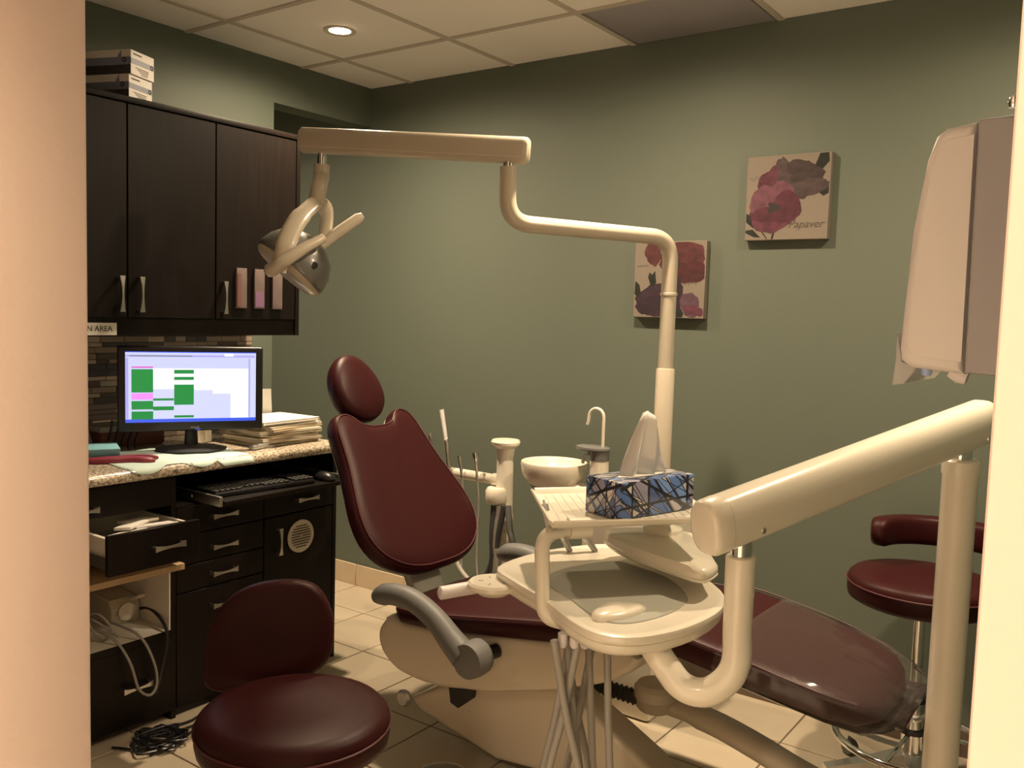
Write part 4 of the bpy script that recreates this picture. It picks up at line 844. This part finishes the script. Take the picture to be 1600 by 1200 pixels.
for k, (xa, ya, xb, yb2, lb) in enumerate(tips):
    a, b_ = PY(xa, ya, YS-.035), PY(xb, yb2, YS-.035); d_ = (b_-a).normalized()
    s_ = thing('saliva_ejector', lb+' standing in the suction stand behind the backrest', 'saliva ejector', b_, 'suction handles on the stand')
    fl_ = .014 if k == 2 else .009
    obj('body', B().tube([a, a+d_*.012, a+d_*.04, b_], [fl_*.9, fl_, .007, .006], 12), 'chrome', s_)
    obj('hose', B().tube(cat([b_, b_+V(.01, 0, -.12), b_+V(.03, -.03, -.33), V(b_.x+.06, YS-.08, .34)], 7), .004, 8), 'tube', s_, sharp=80)
a, b_ = PY(690, 640, YS-.03), PY(697, 688, YS-.03); s_ = thing('saliva_ejector', 'chrome suction handle holding a long white plastic tip', 'saliva ejector', PY(700, 705, YS), 'suction handles on the stand')
obj('tip', B().tube([a, a.lerp(b_, .5), b_], [.010, .009, .008], 12), 'white', s_)
obj('body', B().tube([b_, PY(698, 690, YS-.03), PY(702, 735, YS-.03)], [.013, .010, .009], 12), 'chrome', s_)
obj('hose', B().tube(cat([PY(702, 733, YS-.03), PY(704, 800, YS-.05), PY(714, 880, YS-.09), V(-2.12, YS-.12, .34)], 7), .011, 10), 'tube', s_, sharp=80)

# ================================================================== stools
def stool(loc, zs, label, rad, low):
    s_ = thing('stool', label, 'stool', (loc[0], loc[1], 0)); o = V(loc[0], loc[1], 0)
    obj('column', B().lathe([(.001, .13), (.032, .13), (.032, .30), (.026, .305), (.026, .31), (.018, .315), (.018, zs-.09), (.001, zs-.09)], o, n=20), 'chrome', s_)
    obj('column_ring', B().lathe([(.027, .30), (.036, .30), (.036, .315), (.027, .315)], o, n=20).lathe([(.033, .20), (.040, .20), (.040, .215), (.033, .215)], o, n=20), 'black', s_)
    for k in range(5):
        a = 2*math.pi*k/5+low; d_ = V(math.cos(a), math.sin(a), 0); sd = V(-d_.y, d_.x, 0)
        lg = obj('leg', B().loft([[o+d_*r_+sd*w+Z_*z1, o+d_*r_-sd*w+Z_*z1, o+d_*r_-sd*w+Z_*z0, o+d_*r_+sd*w+Z_*z0] for r_, w, z0, z1 in ((.02, .026, .085, .14), (.12, .022, .08, .115), (.27, .016, .07, .09))]), 'steel', s_)
        e_ = o+d_*.262
        obj('caster', B().lathe([(.001, -.018), (.022, -.018), (.026, -.012), (.026, -.003), (.02, 0), (.02, .003), (.026, .006), (.026, .014), (.022, .018), (.001, .018)], e_+sd*0+Z_*.026, u=d_, v=Z_, w=sd, n=18).tube([e_+Z_*.04, e_+Z_*.075], .008, 8), 'armgrey', lg)
    obj('seat_plate', B().lathe([(.001, zs-.105), (.06, zs-.10), (rad*.8, zs-.088), (rad*.82, zs-.078), (.001, zs-.078)], o), 'ivory_shaded', s_)
    return s_
# near stool: seat seen from above, curved backrest towards the counter
NZ = .60; nc = PZ(460, 1106, NZ); ns = stool((nc.x, nc.y), NZ, 'burgundy vinyl stool with rounded backrest in front of the base cabinets', .20, .35)
def seat(o, zs, r_, parent, sx=1, sy=1, thick=.08):
    return obj('seat', B().lathe([(.001, -thick), (r_*.9, -thick), (r_*.985, -thick+.010), (r_, -thick+.025), (r_, -.030), (r_*.985, -.014), (r_*.93, -.003), (r_*.8, .002), (r_*.4, .0), (.001, -.002)], V(o.x, o.y, zs), n=44, sx=sx, sy=sy), 'vinyl', parent, sharp=70)
seat(nc, NZ, .205, ns); obj('seat_piping', B().tube([V(nc.x+.2065*math.cos(t), nc.y+.2065*math.sin(t), NZ-.03) for t in [2*math.pi*i/48 for i in range(49)]], .0026, 6, caps=False), 'vinyl_seam', ns)
bpx = [(316, 1060), (322, 1000), (345, 950), (385, 920), (440, 908), (490, 914), (515, 945), (523, 985), (515, 1030), (485, 1058), (440, 1066), (395, 1078), (350, 1084), (325, 1078)]
bcn = PT(420, 995, 2.16); fdir = V(nc.x-bcn.x, nc.y-bcn.y, 0).normalized(); fdir = (fdir+V(-CAM.x+0, 0, 0)*0).normalized()
nrm = (fdir*.75+V(.55, -.75, 0).normalized()*.6+Z_*.16).normalized(); bu = Z_.cross(nrm).normalized(); bv = nrm.cross(bu)
def onplane(x, y, o, n): d = ray(x, y); return CAM+d*((o-CAM).dot(n)/d.dot(n))
bq = [onplane(x, y, bcn, nrm)-bcn for x, y in bpx]; bo_ = cat2([(p.dot(bu), p.dot(bv)) for p in bq], 4)
obj('backrest', B().cushion(bo_, bcn, bu, bv, nrm, [(.05, -.06), (.85, -.06), (.96, -.05), (1.0, -.03), (.995, -.012), (.97, 0), (.9, .006), (.6, .004), (.3, .001), (.03, .0)]), 'vinyl', ns, sharp=70)
bkp = bcn-nrm*.07; obj('back_bar', B().tube(bend([bkp+Z_*.03, V(bkp.x, bkp.y, NZ-.05)-nrm*.03, V(nc.x, nc.y, NZ-.095)], .05), .014, 12, flat=.6), 'black', ns)
# far stool by the back wall with a body-support pad and foot ring
fo = V(-.53, 2.92, 0); FZ = .695
fs = stool((fo.x, fo.y), FZ, 'burgundy assistant stool with curved arm pad and chrome foot ring by the back wall', .20, 2.55)
seat(fo, FZ, .215, fs, thick=.085); obj('seat_piping', B().tube([V(fo.x+.2165*math.cos(t), fo.y+.2165*math.sin(t), FZ-.028) for t in [2*math.pi*i/48 for i in range(49)]], .0026, 6, caps=False), 'vinyl_seam', fs)
obj('foot_ring', B().tube([V(fo.x+.225*math.cos(t), fo.y+.225*math.sin(t), .175) for t in [2*math.pi*i/40 for i in range(41)]], .011, 10, caps=False), 'chrome', fs)
for k in range(3):
    a = 2*math.pi*k/3+.4; obj('ring_spoke', B().tube([V(fo.x+.03*math.cos(a), fo.y+.03*math.sin(a), .2), V(fo.x+.222*math.cos(a), fo.y+.222*math.sin(a), .176)], .007, 8), 'chrome', fs)
zr = FZ+.097; arcp = [V(fo.x+.05+.20*math.cos(t), fo.y+.06+.17*math.sin(t), zr) for t in [R_(d) for d in range(185, -5, -12)]]
pr = []
for i, p in enumerate(arcp):
    t = (arcp[min(i+1, len(arcp)-1)]-arcp[max(i-1, 0)]).normalized(); k = min(1, .55+.45*min(i, len(arcp)-1-i)/1.0); pr.append(sup(p, t.cross(Z_), Z_, .032*k, .047*k, 20, .55))
obj('arm_pad', B().loft(pr), 'vinyl', fs, sharp=60)
obj('pad_bar', B().tube(bend([V(fo.x+.2, fo.y+.14, zr-.02), V(fo.x+.2, fo.y+.14, FZ-.10), V(fo.x, fo.y, FZ-.10)], .05), .012, 10), 'chrome', fs)
# foot control beside the lift link
fc = PZ(692, 1200, .05); fct = thing('foot_control', 'round grey foot control on the floor beside the chair base', 'foot control', (fc.x, fc.y, 0))
obj('dome', B().lathe([(.001, 0), (.085, 0), (.09, .008), (.08, .03), (.05, .042), (.001, .045)], (fc.x, fc.y, .0), n=30), 'lampgrey', fct)
obj('rim', B().lathe([(.085, .0), (.098, .0), (.098, .012), (.088, .014)], (fc.x, fc.y, .0), n=30), 'black_m', fct)

# ================================================================== dispenser on the right wall
YD = 1.39
dp_ = thing('dispenser', 'white and grey wall-mounted towel dispenser with rounded front cover', 'dispenser', (-.15, YD+.12, 1.35))
cov = [PY(x, y, YD) for x, y in ((1528, 188), (1478, 199), (1462, 212), (1447, 250), (1428, 360), (1412, 470), (1404, 545), (1406, 562), (1420, 574), (1505, 585))]
cp_ = [(p.x, p.z) for p in cov]
obj('front_cover', B().prism(cp_, (0, YD, 0), X_, Z_, Y_, .27, bev=.014, seg=4), 'unit_white', dp_)
cxm = sum(p[0] for p in cp_)/len(cp_); czm = sum(p[1] for p in cp_)/len(cp_)
obj('side_panel', B().prism([(cxm+(a-cxm)*.84+.006, czm+(b-czm)*.9) for a, b in cp_], (0, YD-.0012, 0), X_, Z_, Y_, .003, bev=.001), 'unit_white', dp_)
hsg = [PY(x, y, YD-.004) for x, y in ((1529, 186), (1590, 172), (1590, 600), (1560, 590), (1506, 583))]
hp_ = [(min(p.x, -.0605), p.z) for p in hsg]
hp_[1] = (-.0605, hp_[1][1]); hp_[2] = (-.0605, PY(1550, 588, YD).z); hp_[3] = (-.09, PY(1550, 588, YD).z-.002)
obj('rear_housing', B().prism(hp_, (0, YD-.004, 0), X_, Z_, Y_, .278, bev=.004), 'unit_grey', dp_)
ch_ = [PY(x, y, YD+.02) for x, y in ((1402, 520), (1399, 560), (1393, 602), (1412, 600), (1428, 582), (1432, 575), (1410, 565))]
obj('tear_guard', B().prism([(p.x, p.z) for p in ch_], (0, YD+.02, 0), X_, Z_, Y_, .23, bev=.002), 'smoke', dp_)
pn = PY(1512, 590, YD+.06); obj('paper_nozzle', B().tube([PY(1488, 578, YD+.06), PY(1500, 586, YD+.06), pn], [.012, .013, .011], 14), 'unit_white', dp_)
obj('sensor_button', B().lathe([(.001, -.012), (.007, -.012), (.009, 0), (.001, 0)], PY(1448, 574, YD+.05), n=14), 'bluelid', dp_)
obj('key_knob', B().lathe([(.001, 0), (.007, 0), (.009, .008), (.006, .016), (.001, .017)], PY(1584, 168, YD+.1), n=14), 'chrome', dp_)
